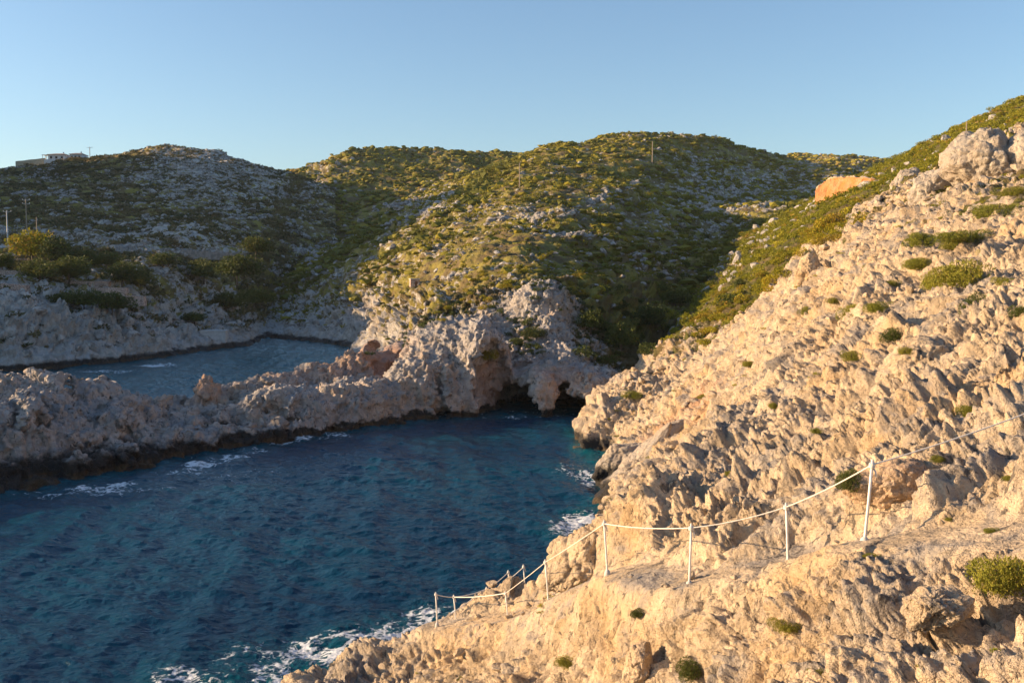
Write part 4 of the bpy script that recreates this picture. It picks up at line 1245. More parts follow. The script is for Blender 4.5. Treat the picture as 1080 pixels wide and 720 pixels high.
# quarry face on the skyline: a curved orange cut, with scrub on top
def quarry():
    top = [(862, 199, 214), (868, 191, 213), (878, 187, 209), (893, 185.5, 204), (910, 187, 198), (929, 189, 193), (945, 188, 188)]
    bot = [(860, 213, 212), (866, 213, 210), (880, 209, 206), (893, 207, 201), (908, 205, 195), (927, 200, 190), (945, 194, 186)]
    n = 160; m_ = 60
    t = np.linspace(0, len(top) - 1, n)
    T3 = np.array([unproj(*p) for p in top]); B3 = np.array([unproj(*p) for p in bot])
    ti = np.stack([np.interp(t, np.arange(len(top)), T3[:, k]) for k in range(3)], 1)
    bi = np.stack([np.interp(t, np.arange(len(top)), B3[:, k]) for k in range(3)], 1)
    bi[:, 2] -= 1.5
    rows = []
    for j in range(m_): rows.append(bi + (ti - bi) * (j / (m_ - 1)))
    back = []
    for j in range(1, 26):
        q = ti.copy(); q[:, 1] += j * 1.1; q[:, 0] += j * .7; q[:, 2] += j * .02 - (j / 25) ** 3 * 5
        back.append(q)
    P = np.array(rows + back)
    n_ = grid_normals(P)
    Q = P.reshape(-1, 3).astype(F)
    d = (billow(Q, (2.2, 2.2, 3.5), 4, 7) - .25) * 1.7 + fbm(Q, 5, 3, 9) * .5
    P2 = P - n_ * d.reshape(P.shape[:2])[..., None] * np.where(np.arange(len(P)) < m_, 1, .5)[:, None, None]
    vg = np.zeros(P.shape[:2]); vg[m_ + 1:] = 1
    st = np.zeros(P.shape[:2]); st[:m_ - 2] = .8
    st = np.clip(st * (1 + .5 * noise(Q, 2.5, 3).reshape(st.shape)), 0, .9)
    me = mesh_np('quarry_face', P2.reshape(-1, 3), grid_faces(*P.shape[:2]), M_CLIFF, True, {'veg': vg.ravel(), 'stain_glow': st.ravel()})
    tag(link('quarry_face', me), 'bright orange cut rock face below the scrub on the skyline', 'rock face', kind='structure')
    tp = P2[m_ + 2:].reshape(-1, 3); r = np.random.default_rng(3)
    j = r.choice(len(tp), 300, replace=False)
    scatter_mesh('cliff_top_scrub', LEAFY_S, tp[j], r.uniform(.4, 1.1, 300), M_LEAF_SUN, r.uniform(0, .8, 300), label='scrub fringe along the top of the orange cut', cat='scrub')
quarry()

# ------------------------------------------------------------------ shrubs one can tell apart
def shrub_meshes(n, nleaf, leaf, mat, seed, lobes=7, flat=.7):
    out = []
    for i in range(n):
        V, T, t = leafy_shape(nleaf, seed + i, leaf, lobes, flat)
        f = mesh_np('foliage', V, T, mat, False, {'tint': t}, k=3)
        V, T = stem_shape(seed + i)
        s_ = mesh_np('stem', V, T, M_BARK, True, k=3)
        out.append((f, s_))
    return out


SH_BIG = shrub_meshes(4, 10000, .034, M_LEAF_BUSH, 100, 22, .62)
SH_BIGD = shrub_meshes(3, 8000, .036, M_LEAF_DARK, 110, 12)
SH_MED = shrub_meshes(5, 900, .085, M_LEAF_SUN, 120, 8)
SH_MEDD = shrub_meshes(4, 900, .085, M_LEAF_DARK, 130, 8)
SH_GOLD = shrub_meshes(3, 900, .085, M_LEAF_GOLD, 140, 8)


def put_shrub(loc, sx, sz, kind, label, group=None, i=0, cat='shrub', name='shrub', stems=True):
    f, st = kind[i % len(kind)]
    o = link(name, f, loc=tuple(float(q) for q in loc))
    o.rotation_euler = (0, 0, random.uniform(0, 6.28)); o.scale = (sx, sx, sz)
    tag(o, label, cat, group)
    if stems: link('stem', st, o)
    return o


NEARS = [  # photo x, y of the foot, width in photo px, height ratio, kind, label
    (1014, 296, 58, .75, SH_BIG, 'broad sprawling green shrub high on the sunlit slope, widest of the upper ones'),
    (988, 303, 36, .7, SH_BIG, 'green shrub joined to the lower left of the broad sprawling one'),
    (1030, 332, 40, .95, SH_BIGD, 'round dark green shrub on bare rock under the broad sprawling one'),
    (900, 336, 30, 1.0, SH_BIG, 'bright green rounded shrub, left of a pair on the mid slope'),
    (926, 325, 28, .65, SH_BIG, 'low green shrub, right of a pair on the mid slope'),
    (970, 282, 32, .6, SH_BIG, 'flat green shrub between rocks left of the broad sprawling one'),
    (944, 358, 30, .75, SH_BIGD, 'dark green shrub growing on top of the upright slab'),
    (897, 378, 19, .9, SH_BIG, 'small olive shrub lower left of the upright slab'),
    (898, 512, 32, .95, SH_BIGD, 'dark green shrub in a crevice just behind the rope railing'),
    (1060, 616, 70, .8, SH_BIG, 'large green cushion shrub at the right edge below the rope'),
    (829, 664, 30, .6, SH_BIG, 'small green cushion on the bare ground below the rope'),
    (1018, 437, 22, .85, SH_BIG, 'small yellow green shrub on the bare face above the rope'),
    (1075, 335, 24, .9, SH_BIGD, 'dark shrub cut by the right edge below the bare upper face'),
    (988, 486, 15, .7, SH_BIG, 'tiny shrub right of the tall rope post'),
    (866, 712, 26, .55, SH_BIG, 'yellowish cushion at the bottom edge below the path'),
    (730, 710, 36, .7, SH_BIGD, 'dark green shrub at the bottom edge right of the upright block'),
    (598, 700, 24, .6, SH_BIG, 'small green cushion at the bottom edge left of the upright block'),
    (968, 258, 30, .8, SH_BIG, 'green shrub below the curving rock pillar'),
    (1015, 252, 46, .45, SH_BIG, 'low spreading green mat under the long rock rib'),
    (1052, 226, 56, .4, SH_BIG, 'long green mat on the ledge under the huge rounded boulder'),
    (1070, 205, 40, .45, SH_BIG, 'green mat beside the tall boulder at the right edge'),
    (1003, 262, 28, .5, SH_BIG, 'green tuft left of the low spreading mat'),
    (850, 330, 17, .8, SH_BIG, 'little green shrub below the pointed spire'),
    (877, 318, 12, .8, SH_BIG, 'tiny green shrub right of the pointed spire'),
    (955, 372, 16, .8, SH_BIG, 'small green shrub right of the upright slab'),
    (675, 648, 20, .6, SH_BIGD, 'dark tuft in a shaded hollow under the path'),
    (1000, 548, 12, .5, SH_BIG, 'tiny green sprig beside the orange stained stone'),
    (920, 586, 16, .35, SH_BIG, 'flat green tuft on the path at the foot of the tall rope post'),
    (665, 418, 22, .6, SH_BIG, 'green tuft on the low cliff top above the cove'),
    (742, 420, 14, .6, SH_BIG, 'green tuft above the orange hollow in the cliff'),
    (1045, 560, 14, .6, SH_BIG, 'sprig of leaves right of the orange stained stone'),
    (1022, 372, 18, .8, SH_BIG, 'small shrub on the bare upper face near the right edge'),
    (940, 300, 16, .7, SH_BIG, 'small green shrub between the mid slope pair and the flat one'),
    (915, 285, 14, .7, SH_BIG, 'small green shrub left above the flat one'),
    (1058, 300, 20, .7, SH_BIG, 'green shrub right of the broad sprawling one'),
    (1042, 268, 22, .6, SH_BIG, 'low green shrub above the broad sprawling one'),
    (830, 372, 12, .8, SH_BIG, 'little olive shrub on the slope under the spire'),
    (790, 385, 14, .7, SH_BIG, 'olive tuft near the upper edge of the cliff'),
    (815, 430, 12, .8, SH_BIG, 'olive tuft in the middle of the bare slope'),
    (860, 455, 12, .7, SH_BIG, 'green tuft above the middle of the rope'),
    (770, 500, 12, .7, SH_BIG, 'olive tuft above the rope, left of the shortest sag'),
    (1066, 505, 16, .6, SH_BIG, 'low green tuft just under the rope at the right edge'),
    (700, 402, 18, .6, SH_BIG, 'green clump on the crest left of the bare slope'),
    (514, 376, 20, .95, SH_BIG, 'rounded bright green shrub on the headland above the sea caves'),
    (563, 352, 30, .5, SH_BIGD, 'dark low shrub below the rock knob on the headland'),
    (545, 362, 22, .5, SH_BIGD, 'dark low shrub on the headland right of the bright round one'),
]
for i, (px, py, w, hr, kind, label) in enumerate(NEARS):
    A, nn = anchor(px, py)
    if A is None: continue
    D = proj(A)[2]
    sx = float(w / FPX * D / 2 / .98)
    sx *= 1.12; A[2] -= sx * .05
    put_shrub(A, sx, sx * hr * 1.9, kind, label, None, i)

# the largest plants of the ridge, the gully and the hills, each on its own
r = np.random.default_rng(77)
def many(cands, n, kinds, labels, group, smin, smax, flat, seed, sep=5.0):
    """cands = list of photo places; each becomes a shrub rooted on the ground there"""
    global COUNT
    k = 0
    for (px, py) in cands:
        if k >= n: break
        A, nn = anchor(px, py, 2)
        if A is None or A[2] < 1.5: continue
        D = proj(A)[2]
        s0 = r.uniform(smin, smax)
        ki = r.choice(len(kinds), p=[q[1] for q in kinds])
        A[2] -= s0 * .08
        zf = r.uniform(.8, 1.3)
        lb = ('small', 'middling', 'big')[int((s0 - smin) / (smax - smin + 1e-6) * 2.99)] + ' ' + ('flat ' if zf < .95 else 'tall ' if zf > 1.15 else 'round ') + labels[ki]
        lb += ', ' + min(MARKS[group], key=lambda m_: abs(m_[0] - px) + abs(m_[1] - py))[2]
        put_shrub(A, s0, s0 * flat * zf, kinds[ki][0], lb, group, int(r.integers(0, 9)), stems=False)
        k += 1
    return k


MARKS = {'bushes on the sunlit ridge': [(725, 352, 'at its lowest end'), (765, 320, 'on its lower third'), (800, 292, 'at mid height'), (835, 268, 'left above the spire'), (870, 246, 'below the orange cut'), (905, 228, 'by the grey pillar')],
         'bushes in the shaded gully': [(605, 330, 'beside the rock knob'), (640, 350, 'above the second cave'), (668, 345, 'by the ridge foot'), (700, 315, 'midway up'), (740, 285, 'in its upper half'), (780, 262, 'at its top')],
         'bushes at the shadow line': [(602, 303, 'nearest the knob'), (615, 292, 'uppermost'), (630, 310, 'farther right')],
         'bushes above the headland': [(440, 318, 'near the bay'), (470, 330, 'over the lit recess'), (500, 315, 'over the scooped wall'), (530, 295, 'left above the knob'), (560, 280, 'straight above the knob')]}


def along(pts, n, spread):
    pts = np.array(pts, float); seg = np.linalg.norm(np.diff(pts, axis=0), axis=1); c = np.concatenate([[0], np.cumsum(seg)])
    t = r.uniform(0, c[-1], n)
    q = np.stack([np.interp(t, c, pts[:, 0]), np.interp(t, c, pts[:, 1])], 1)
    return [tuple(v) for v in q + r.normal(0, 1, q.shape) * spread]


many(along([(725, 352), (770, 318), (820, 280), (870, 246), (905, 228)], 95, (12, 9)), 90, [(SH_MED, .8), (SH_GOLD, .2)],
     ['yellow green bush on sunlit ridge', 'rusty bush on sunlit ridge'], 'bushes on the sunlit ridge', .75, 1.4, .85, 1)
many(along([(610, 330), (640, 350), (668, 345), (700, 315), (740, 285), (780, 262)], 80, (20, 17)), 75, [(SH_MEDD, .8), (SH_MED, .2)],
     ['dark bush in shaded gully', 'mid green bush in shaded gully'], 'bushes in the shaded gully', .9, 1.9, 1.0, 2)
many([(610, 292), (602, 305), (618, 302), (628, 312), (600, 300), (633, 305), (640, 298), (612, 310)], 8, [(SH_GOLD, .7), (SH_MED, .3)],
     ['golden bush right of the rock knob', 'lime green bush right of the rock knob'], 'bushes at the shadow line', 1.0, 1.5, 1.0, 3)
many(along([(470, 330), (500, 315), (530, 295), (560, 280), (440, 318)], 45, (14, 8)), 42, [(SH_MED, 1.0)],
     ['green bush above the headland'], 'bushes above the headland', .5, 1.1, .8, 4)

# ------------------------------------------------------------------ trees around the terraces and in the gully
def crown_mesh(seed, nleaf, mat, wide=1.0):
    rr = np.random.default_rng(seed)
    V, T, t = leafy_shape(int(nleaf * .8), seed, .075, 26, 1.05)
    V = V * [wide, wide, 1.0] + rr.normal(0, .012, V.shape)
    return mesh_np('crown', V, T, mat, False, {'tint': t}, k=3)


def trunk_mesh(seed):
    V, T = stem_shape(seed, 5, 1.0)
    V = V * [.8, .8, 1.0]
    k, a = [], np.linspace(0, 6.283, 7)[:-1]
    ring = [[math.cos(q) * w, math.sin(q) * w, z] for z, w in ((-1.0, .10), (-.5, .075), (.05, .06)) for q in a]
    F_ = []
    for j in range(2):
        for i in range(6):
            p, q = j * 6 + i, j * 6 + (i + 1) % 6
            F_ += [[p, q, q + 6], [p, q + 6, p + 6]]
    return mesh_np('trunk', np.concatenate([V, ring]), np.concatenate([T, np.array(F_) + len(V)]), M_BARK, True, k=3)


CR_D = [crown_mesh(200 + i, 4200, M_LEAF_DARK, 1.1) for i in range(3)]
CR_G = [crown_mesh(210 + i, 4200, M_LEAF_GOLD, 1.15) for i in range(2)]
CR_S = [crown_mesh(216, 4200, M_LEAF_SUN, 1.15)]
TRK = [trunk_mesh(220 + i) for i in range(3)]


def tree(px, py, w, h, crowns, label, group=None, i=0, D=None, name='tree'):
    """px, py = foot in the photo; w, h in photo px"""
    A, nn = anchor(px, py, 4)
    if A is None or (D and abs(proj(A)[2] - D) > 40): A = np.array(unproj(px, py, D or 220))
    D = proj(A)[2]
    W, Hh = w / FPX * D, h / FPX * D
    e = empty(name, tuple(float(q) for q in A), random.uniform(0, 6.28))
    tag(e, label, 'tree', group)
    c = link('crown', crowns[i % len(crowns)], e, (0, 0, Hh * .42)); c.scale = (W / 2, W / 2, Hh * .82)
    t = link('trunk', TRK[i % 3], e, (0, 0, Hh * .42)); t.scale = (Hh * .42, Hh * .42, Hh * .45)
    return e


TREES = [(34, 279, 46, 33, CR_S, 'golden green tree catching the last sun above the terraces'),
         (58, 282, 40, 30, CR_D, 'dark tree just right of the golden one above the terraces'),
         (42, 299, 46, 24, CR_D, 'dark spreading tree on the slope below the golden one'),
         (72, 299, 44, 26, CR_D, 'green bushy tree over the middle of the upper terrace wall'),
         (90, 285, 36, 20, CR_D, 'dark rounded tree below the pale road cut'),
         (112, 284, 30, 17, CR_D, 'dark low tree below the left end of the road cut'),
         (128, 303, 40, 24, CR_D, 'green rounded tree above the right end of the terrace walls'),
         (148, 305, 28, 18, CR_D, 'dark small tree at the right end of the terrace walls'),
         (2, 288, 24, 22, CR_D, 'dark tree cut by the left edge above the terraces'),
         (88, 328, 34, 20, CR_D, 'dark tree under the lower terrace wall, left of two'),
         (118, 332, 44, 22, CR_D, 'dark spreading tree under the lower terrace wall, right of two'),
         (66, 324, 24, 14, CR_D, 'dark little tree right of the white ramp'),
         (30, 318, 26, 12, CR_G, 'yellowish bush tree left of the white ramp'),
         (172, 285, 32, 16, CR_D, 'dark tree below the middle of the pale road cut'),
         (215, 300, 40, 24, CR_D, 'dark tree in the ravine, left of the pair'),
         (250, 300, 44, 28, CR_D, 'dark tree in the ravine, right of the pair'),
         (238, 330, 40, 20, CR_D, 'dark tree near the shore at the mouth of the ravine'),
         (205, 342, 30, 12, CR_D, 'dark bushy tree at the tip of the low headland'),
         (268, 325, 34, 18, CR_D, 'dark tree by the back of the bay'),
         (270, 272, 34, 20, CR_D, 'dark tree in the upper ravine'),
         (655, 372, 30, 30, CR_D, 'dark tree in the gully beside the cove cliffs'),
         (682, 352, 34, 26, CR_D, 'dark rounded tree in the gully below the sunlit ridge'),
         (622, 352, 26, 24, CR_D, 'dark tree on the shaded slope right of the rock knob'),
         (712, 326, 28, 20, CR_D, 'dark tree high in the gully beside the ridge')]
for i, (px, py, w, h, cr, lb) in enumerate(TREES): tree(px, py, w, h, cr, lb, None, i, 215 if px < 300 else None)

# ------------------------------------------------------------------ small mesh builders
class MB:
    def __init__(self): self.V = []; self.Fc = []
    def add(self, V, Fc):
        b = len(self.V); self.V += [tuple(v) for v in V]; self.Fc += [tuple(b + i for i in f) for f in Fc]
    def box(self, c, s, rz=0.0, taper=1.0, rx=0.0):
        vs = []
        for z in (-1, 1):
            k = taper if z > 0 else 1
            for x, y in ((-1, -1), (1, -1), (1, 1), (-1, 1)):
                X_, Y_, Z_ = x * s[0] / 2 * k, y * s[1] / 2 * k, z * s[2] / 2
                Y_, Z_ = Y_ * math.cos(rx) - Z_ * math.sin(rx), Y_ * math.sin(rx) + Z_ * math.cos(rx)
                X_, Y_ = X_ * math.cos(rz) - Y_ * math.sin(rz), X_ * math.sin(rz) + Y_ * math.cos(rz)
                vs.append((c[0] + X_, c[1] + Y_, c[2] + Z_))
        self.add(vs, [(3, 2, 1, 0), (4, 5, 6, 7), (0, 1, 5, 4), (1, 2, 6, 5), (2, 3, 7, 6), (3, 0, 4, 7)])
    def tube(self, pts, rad_, seg=8, cap=True):
        pts = [Vector(p) for p in pts]; n = len(pts)
        rr = rad_ if hasattr(rad_, '__len__') else [rad_] * n
        vs = []; up = Vector((0.13, 0.21, 0.97))
        for i, p in enumerate(pts):
            t = (pts[min(i + 1, n - 1)] - pts[max(i - 1, 0)]).normalized()
            a = t.cross(up)
            if a.length < .1: a = t.cross(Vector((1, 0, 0)))
            a.normalize(); b_ = t.cross(a)
            for k in range(seg):
                an = 2 * math.pi * k / seg
                vs.append(p + (a * math.cos(an) + b_ * math.sin(an)) * rr[i])
        fs = [(i * seg + k, i * seg + (k + 1) % seg, (i + 1) * seg + (k + 1) % seg, (i + 1) * seg + k) for i in range(n - 1) for k in range(seg)]
        if cap: fs += [tuple(range(seg))[::-1], tuple((n - 1) * seg + k for k in range(seg))]
        self.add(vs, fs)
    def build(self, name, mat, parent=None, smooth=False, bevel=0.0, loc=None):
        me = bpy.data.meshes.new(name); me.from_pydata(self.V, [], self.Fc); me.update()
        me.materials.append(mat)
        if smooth: me.polygons.foreach_set('use_smooth', [True] * len(me.polygons))
        if bevel:
            bm = bmesh.new(); bm.from_mesh(me); bmesh.ops.bevel(bm, geom=bm.edges[:], offset=bevel, segments=2, affect='EDGES'); bm.to_mesh(me); bm.free()
        return link(name, me, parent, loc)


# ------------------------------------------------------------------ rope railing
def railing(root_name, label, posts, ropes, where):
    """posts: (top px, top py, foot px, foot py, D or None); ropes: lists of post numbers"""
    tops = []
    base = None
    rel = []
    for tp in posts:
        tx, ty, bx, by, D = tp
        if D is None:
            A, nn = anchor(bx, by, 2)
            D = A[1]
        B = Vector(unproj(bx, by, D)); T_ = Vector(unproj(tx, ty, D))
        rel.append((B, T_))
    base = rel[0][0]
    e = empty(root_name, base); tag(e, label, 'railing')
    for B, T_ in rel:
        b_, t_ = B - base, T_ - base
        m_ = MB()
        d = (t_ - b_).normalized()
        m_.tube([b_ - d * .5, b_ + d * .02, b_ + (t_ - b_) * .5 + Vector((.003, 0, 0)), t_ + d * .02], [q * (.75 + .25 * where) for q in (.023, .022, .0205, .0205)], 10)
        m_.tube([t_ + d * .02, t_ + d * .045], [.0215, .004], 10)
        m_.build('post', M_WHITE, e, True)
        k = MB()                                # turns of rope tied round the top
        pts = []
        for i in range(40):
            a = i / 40 * 2 * math.pi * 3.2
            q = t_ - d * (.015 + .014 * i / 8)
            pts.append(q + Vector((math.cos(a), math.sin(a), 0)) * (.034 + .004 * math.sin(i * 2.1)))
        pts.append(pts[-1] + Vector((.03, -.03, -.06))); pts.append(pts[-1] + Vector((.01, 0, -.07)))
        k.tube(pts, .0135, 7)
        k.build('rope_knot', M_ROPE, e, True)
        c = MB(); c.tube([b_ - d * .12, b_ + d * .005, b_ + d * .03], [.08, .055, .03], 12)
        c.build('footing', M_CONC, e, True)
        tops.append(t_ - d * .04)
    for a, b, sag, dz in ropes:
        P0 = tops[a] if isinstance(a, int) else Vector(a) - base
        P1 = tops[b] if isinstance(b, int) else Vector(b) - base
        P0 = P0 + Vector((0, 0, dz)); P1 = P1 + Vector((0, 0, dz))
        m_ = MB(); n = 22; pts = []
        for i in range(n + 1):
            t = i / n
            q = P0.lerp(P1, t); q.z -= sag * 4 * t * (1 - t); pts.append(q)
        m_.tube(pts, .0105 * where, 8); m_.build('rope', M_ROPE, e, True)
    return e


# posts numbered from the right: tall one on the path down to the bend and the steps
up_end = unproj(1100, 429, 14.6)
railing('rope_railing', 'white rope railing climbing from the steps along the path to the right edge',
        [(920, 487, 912, 568, 14.1), (829, 532, 831, 591, 16.9), (729, 554, 727, 614, 17.6), (637, 550, 640.5, 602, 21.0), (575, 591, 578.5, 636, 25.2), (533, 624, 536.5, 660, 30.0)],
        [(0, up_end, .03, 0), (0, 1, .035, 0), (1, 2, .05, 0), (2, 3, .05, 0), (3, 4, .015, 0), (4, 5, .015, 0)], 1.0)
railing('rope_railing', 'white rope railing round the lower landing above the water',
        [(459.5, 625, 461, 657, 32.6), (478.5, 628, 481, 656, 33.0), (513, 619.5, 516.5, 648, 33.6), (518.5, 620.5, 521, 646, 34.0), (536, 602, 538.5, 630, 34.6), (552, 596, 554, 623, 34.2)],
        [(0, 1, .03, 0), (1, 2, .05, 0), (2, 4, .04, 0), (3, 5, .06, -.02), (1, unproj(534, 625, 30.2), .05, 0), (2, unproj(463, 655, 32.4), .02, 0)], 1.5)

# ------------------------------------------------------------------ utility poles
def pole(px, ytop, ybase, D, label, arms=1, mat=M_POLE, w=.13, arm_w=1.7, rz=0.0, loc_z=None, name='utility_pole'):
    T_ = Vector(unproj(px, ytop, D)); B = Vector(unproj(px, ybase, D))
    H_ = T_.z - B.z
    e = empty(name, B, rz); tag(e, label, 'utility pole')
    m_ = MB(); m_.tube([(0, 0, -1.5), (0, 0, 0), (0, 0, H_)], [w * 1.15, w * 1.1, w * .75], 10); m_.build('shaft', mat, e, True)
    for a in range(arms):
        z = H_ - .25 - a * .9
        m_ = MB(); m_.box((0, w * 1.2, z), (arm_w, .1, .12)); m_.tube([(-arm_w * .3, w, z), (0, w * .8, z - .55)], .025, 6); m_.tube([(arm_w * .3, w, z), (0, w * .8, z - .55)], .025, 6)
        c = m_.build('crossarm', M_STEEL, e)
        for s_ in (-.45, 0, .45):
            m_ = MB(); x = s_ * arm_w
            m_.tube([(x, w * 1.2, z + .06), (x, w * 1.2, z + .14), (x, w * 1.2, z + .18), (x, w * 1.2, z + .24), (x, w * 1.2, z + .30)], [.02, .07, .045, .065, .02], 8)
            m_.build('insulator', M_WHITE, c, True)
    return e, B, T_


pole(8.5, 222, 266, 238, 'pale utility pole with cross arm at the left edge, beside the golden tree', 1, M_STEEL, .16, 2.0)
pole(28, 210, 240, 262, 'slender utility pole with two cross arms rising behind the golden tree', 2, M_POLE, .14, 2.0)
pole(39.5, 229, 262, 236, 'short bare lit pole rising from the golden tree', 0, M_POLE, .14)
pole(95, 155, 171, 492, 'thin pole with cross arm on the skyline right of the white houses', 1, M_POLE, .17, 3.2)
pole(548, 172, 198, 312, 'lone wooden pole halfway up the lit side of the central hill', 0, M_POLE, .17)
pole(688, 149, 174, 415, 'lone wooden pole near the top of the central hill', 0, M_POLE, .2)
pole(1019, 128, 149, 200, 'lone wooden pole in the scrub above the huge rounded boulder', 0, M_POLE, .13)

# ------------------------------------------------------------------ houses on the left skyline
def house(px0, px1, ytop, ybase, D, label, pergola=False):
    a = Vector(unproj(px0, ybase, D)); b = Vector(unproj(px1, ybase, D)); t = Vector(unproj(px0, ytop, D))
    W = (b - a).length; Hh = t.z - a.z; Dp = 7.0
    e = empty('house', (a + b) / 2); tag(e, label, 'house')
    m_ = MB(); m_.box((0, Dp / 2, Hh * .36), (W * .92, Dp, Hh * .72)); m_.build('wall', M_HOUSE, e)
    m_ = MB(); w, d0, d1, z0, z1 = W * .5, -.6, Dp + .6, Hh * .71, Hh
    m_.add([(-w, d0, z0), (w, d0, z0), (w, d1, z0), (-w, d1, z0), (-w * .45, Dp * .5, z1), (w * .45, Dp * .5, z1), (-w, d0, z0 + .18), (w, d0, z0 + .18), (w, d1, z0 + .18), (-w, d1, z0 + .18)],
           [(3, 2, 1, 0), (0, 1, 7, 6), (1, 2, 8, 7), (2, 3, 9, 8), (3, 0, 6, 9), (6, 7, 5, 4), (8, 9, 4, 5), (7, 8, 5), (9, 6, 4)])
    rf = m_.build('roof', M_ROOFT, e)
    m_ = MB(); m_.box((w * .4, Dp * .5, z1 + .15), (.5, .5, 1.0)); m_.build('chimney', M_HOUSE, rf)
    for i, fx in enumerate((-.30, -.02, .27)):
        m_ = MB(); m_.box((fx * W, -.012, Hh * .36), (1.25, .08, 1.3)); wd_ = m_.build('window', M_HOUSE, e)
        m_ = MB(); m_.box((fx * W, -.06, Hh * .36), (1.05, .05, 1.1)); m_.build('pane', M_GLASS, wd_)
    if pergola:
        m_ = MB()
        for x in (-w - 2.2, -w - .1):
            m_.box((x, -.4, Hh * .33), (.18, .18, Hh * .66)); m_.box((x, 3, Hh * .33), (.18, .18, Hh * .66))
        m_.box((-w - 1.15, 1.3, Hh * .68), (2.6, 4.2, .18))
        m_.build('porch', M_HOUSE, e)
    return e


house(50, 70, 161, 169, 500, 'white house with porch on the left skyline, wider of the two', True)
house(73, 87, 160.5, 168.5, 500, 'white house on the left skyline, nearer the thin pole')


def wall_between(name, p0, p1, hpx, D0, D1, mat, label, thick=.6, n=24, cat='wall', jit=.12):
    if cat == 'wall' and name == 'terrace_wall':
        q = [anchor(p0[0] + (p1[0] - p0[0]) * t, p0[1] + (p1[1] - p0[1]) * t)[0] for t in np.linspace(.02, .98, 9)]
        q = [v for v in q if v is not None and v[1] < 270]
        if len(q) > 3: D0 = D1 = float(np.percentile([v[1] for v in q], 45)); hpx = hpx * .62
    a = np.array(unproj(p0[0], p0[1], D0)); b = np.array(unproj(p1[0], p1[1], D1))
    h = hpx / FPX * (D0 + D1) / 2
    t = np.linspace(0, 1, n)
    rr = np.random.default_rng(int(p0[0] * 7 + p0[1]))
    c = a + (b - a) * t[:, None]
    dirn = (b - a) / np.linalg.norm(b - a); nx = np.array([dirn[1], -dirn[0], 0])
    if nx[1] > 0: nx = -nx
    top = h * (1 + rr.uniform(-jit, jit, n))
    m_ = MB(); vs = []; fs = []
    for i in range(n):
        o = nx * rr.uniform(-.06, .06)
        for off, z in ((nx * thick / 2 * 1.25 + o, -1.2), (nx * thick / 2 + o, top[i]), (-nx * thick / 2, top[i]), (-nx * thick / 2, -1.2)):
            vs.append(c[i] + off + [0, 0, z])
    for i in range(n - 1):
        for k in range(3):
            p = i * 4 + k; fs.append((p, p + 4, p + 5, p + 1))
    fs += [(0, 1, 2, 3), tuple((n - 1) * 4 + k for k in (3, 2, 1, 0))]
    m_.add(vs, fs)
    o = m_.build(name, mat)
    bm = bmesh.new(); bm.from_mesh(o.data); bmesh.ops.recalc_face_normals(bm, faces=bm.faces[:]); bm.to_mesh(o.data); bm.free()
    tag(o, label, cat)
    return o


wall_between('retaining_wall', (17, 174), (48, 170.5), 3.6, 500, 500, M_OCHRE, 'ochre retaining wall left of the white houses on the skyline', 1.0, 10, jit=.05)
wall_between('retaining_wall', (47, 171), (91, 170.5), 2.6, 497, 497, M_HOUSE, 'long white wall under the two houses on the skyline', 1.0, 10, jit=.03)
# dry stone terraces
for p0, p1, h, D0, D1, lb in [((0, 276), (34, 277), 6, 214, 216, 'short upper terrace wall at the left edge under the golden tree'),
                              ((0, 288), (46, 289), 5, 208, 209, 'pinkish terrace wall at the left edge, second from the top'),
                              ((0, 303), (30, 305), 7, 200, 201, 'ochre terrace wall at the left edge, lowest there'),
                              ((60, 299), (116, 300), 5, 205, 207, 'pinkish terrace wall, uppermost of the three by the dark trees'),
                              ((56, 306), (134, 307), 5.5, 202, 205, 'long pinkish terrace wall in the middle of the three by the dark trees'),
                              ((84, 315), (153, 316), 6, 199, 202, 'ochre terrace wall, lowest of the three, ending at the rocks')]:
    wall_between('terrace_wall', p0, p1, h, D0, D1, M_WALL, lb, 1.6, 30)
wall_between('parapet', (0, 267), (21, 267), 2.5, 226, 228, M_HOUSE, 'white parapet beside the road at the left edge', .5, 6, jit=.03)
cut_ = wall_between('road_cut', (126, 266), (252, 270), 4.2, 250, 268, M_LOOSE, 'pale rocky cut of the road running across the foot of the left hill', 1.6, 60, jit=.5)
# white ramp with its post
e = empty('concrete_ramp', unproj(43, 326, 190)); tag(e, 'white concrete ramp with an upright post beside the terraces', 'ramp')
k_ = 190 / FPX
m_ = MB(); m_.add([(-7 * k_, 0, -1), (4 * k_, 0, -1), (3 * k_, 0, 11 * k_), (0, 0, 11 * k_), (-7 * k_, 2.4, -1), (4 * k_, 2.4, -1), (3 * k_, 2.4, 11 * k_), (0, 2.4, 11 * k_)],
                  [(0, 1, 2, 3), (7, 6, 5, 4), (0, 4, 5, 1), (1, 5, 6, 2), (2, 6, 7, 3), (3, 7, 4, 0)]); m_.build('slab', M_CONC, e)
m_ = MB(); m_.box((3.4 * k_, -.3, 8 * k_), (.35, .35, 18 * k_)); m_.build('post', M_HOUSE, e)
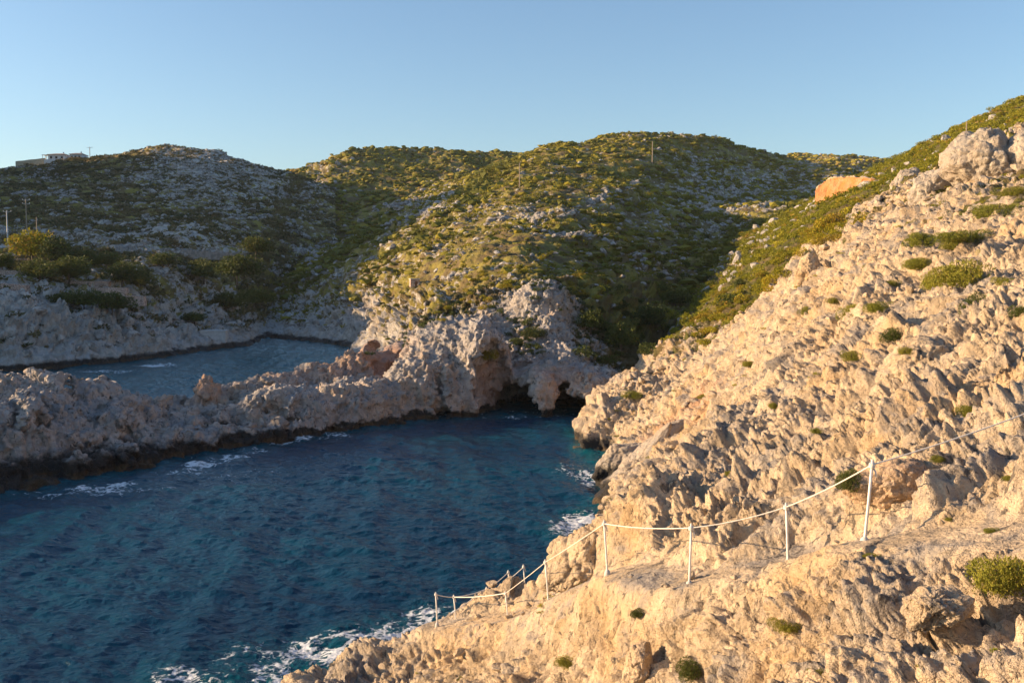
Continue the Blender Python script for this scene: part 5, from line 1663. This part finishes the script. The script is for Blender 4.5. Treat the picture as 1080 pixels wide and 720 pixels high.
# stone hut on the lit flank, pump box by the water, low hut at the tip of the headland
A, nn = anchor(437, 300, 3)
e = empty('stone_hut', tuple(float(q) for q in A), .3); tag(e, 'tiny square stone hut low on the lit flank of the central hill', 'hut')
e.scale = (.7, .7, .7)
m_ = MB(); m_.box((0, 0, .6), (2.4, 2.2, 2.0)); m_.build('wall', M_WALL, e)
m_ = MB(); m_.box((0, 0, 1.7), (2.6, 2.4, .2)); m_.build('roof', M_CONC, e)
m_ = MB(); m_.box((.3, -1.11, .45), (.7, .08, 1.3)); m_.build('door', M_RUST, e)
e = empty('boat_shelter', unproj(226, 358, 208), .1); tag(e, 'low grey concrete platform at the tip of the low headland', 'platform')
m_ = MB(); m_.box((0, 0, .6), (5.2, 3.4, 2.4)); m_.build('base', M_CONC, e)
m_ = MB(); m_.box((0, 0, 1.88), (5.4, 3.6, .16)); m_.build('slab', M_CONC, e)

# ------------------------------------------------------------------ air
m = bpy.data.materials.new('air'); m.use_nodes = True; nt = m.node_tree; nt.nodes.clear()
ou = nt.nodes.new('ShaderNodeOutputMaterial'); vo = nt.nodes.new('ShaderNodeVolumePrincipled')
vo.inputs['Color'].default_value = (0.80, 0.86, 0.95, 1); vo.inputs['Density'].default_value = 0.00006; vo.inputs['Anisotropy'].default_value = 0.0
nt.links.new(vo.outputs[0], ou.inputs['Volume'])
h_ = MB(); h_.box((20, 480, 62), (900, 1180, 134)); hz = h_.build('haze', m)
tag(hz, 'thin evening haze over the cove and hills', 'haze', kind='stuff')

# bushes that still read alike are told apart by their order from the left
alike = {}
for o in bpy.context.scene.objects:
    if o.get('category') == 'shrub': alike.setdefault(o['label'], []).append(o)
ORD = ['leftmost of those', 'second from left', 'third from left', 'fourth from left', 'fifth from left', 'sixth from left', 'seventh from left', 'eighth from left']
for lb, os_ in alike.items():
    if len(os_) < 2: continue
    os_.sort(key=lambda o: o.location.x / o.location.y)
    for k, o in enumerate(os_):
        o['label'] = lb + ', ' + ('rightmost of those' if k == len(os_) - 1 else ORD[min(k, 7)])
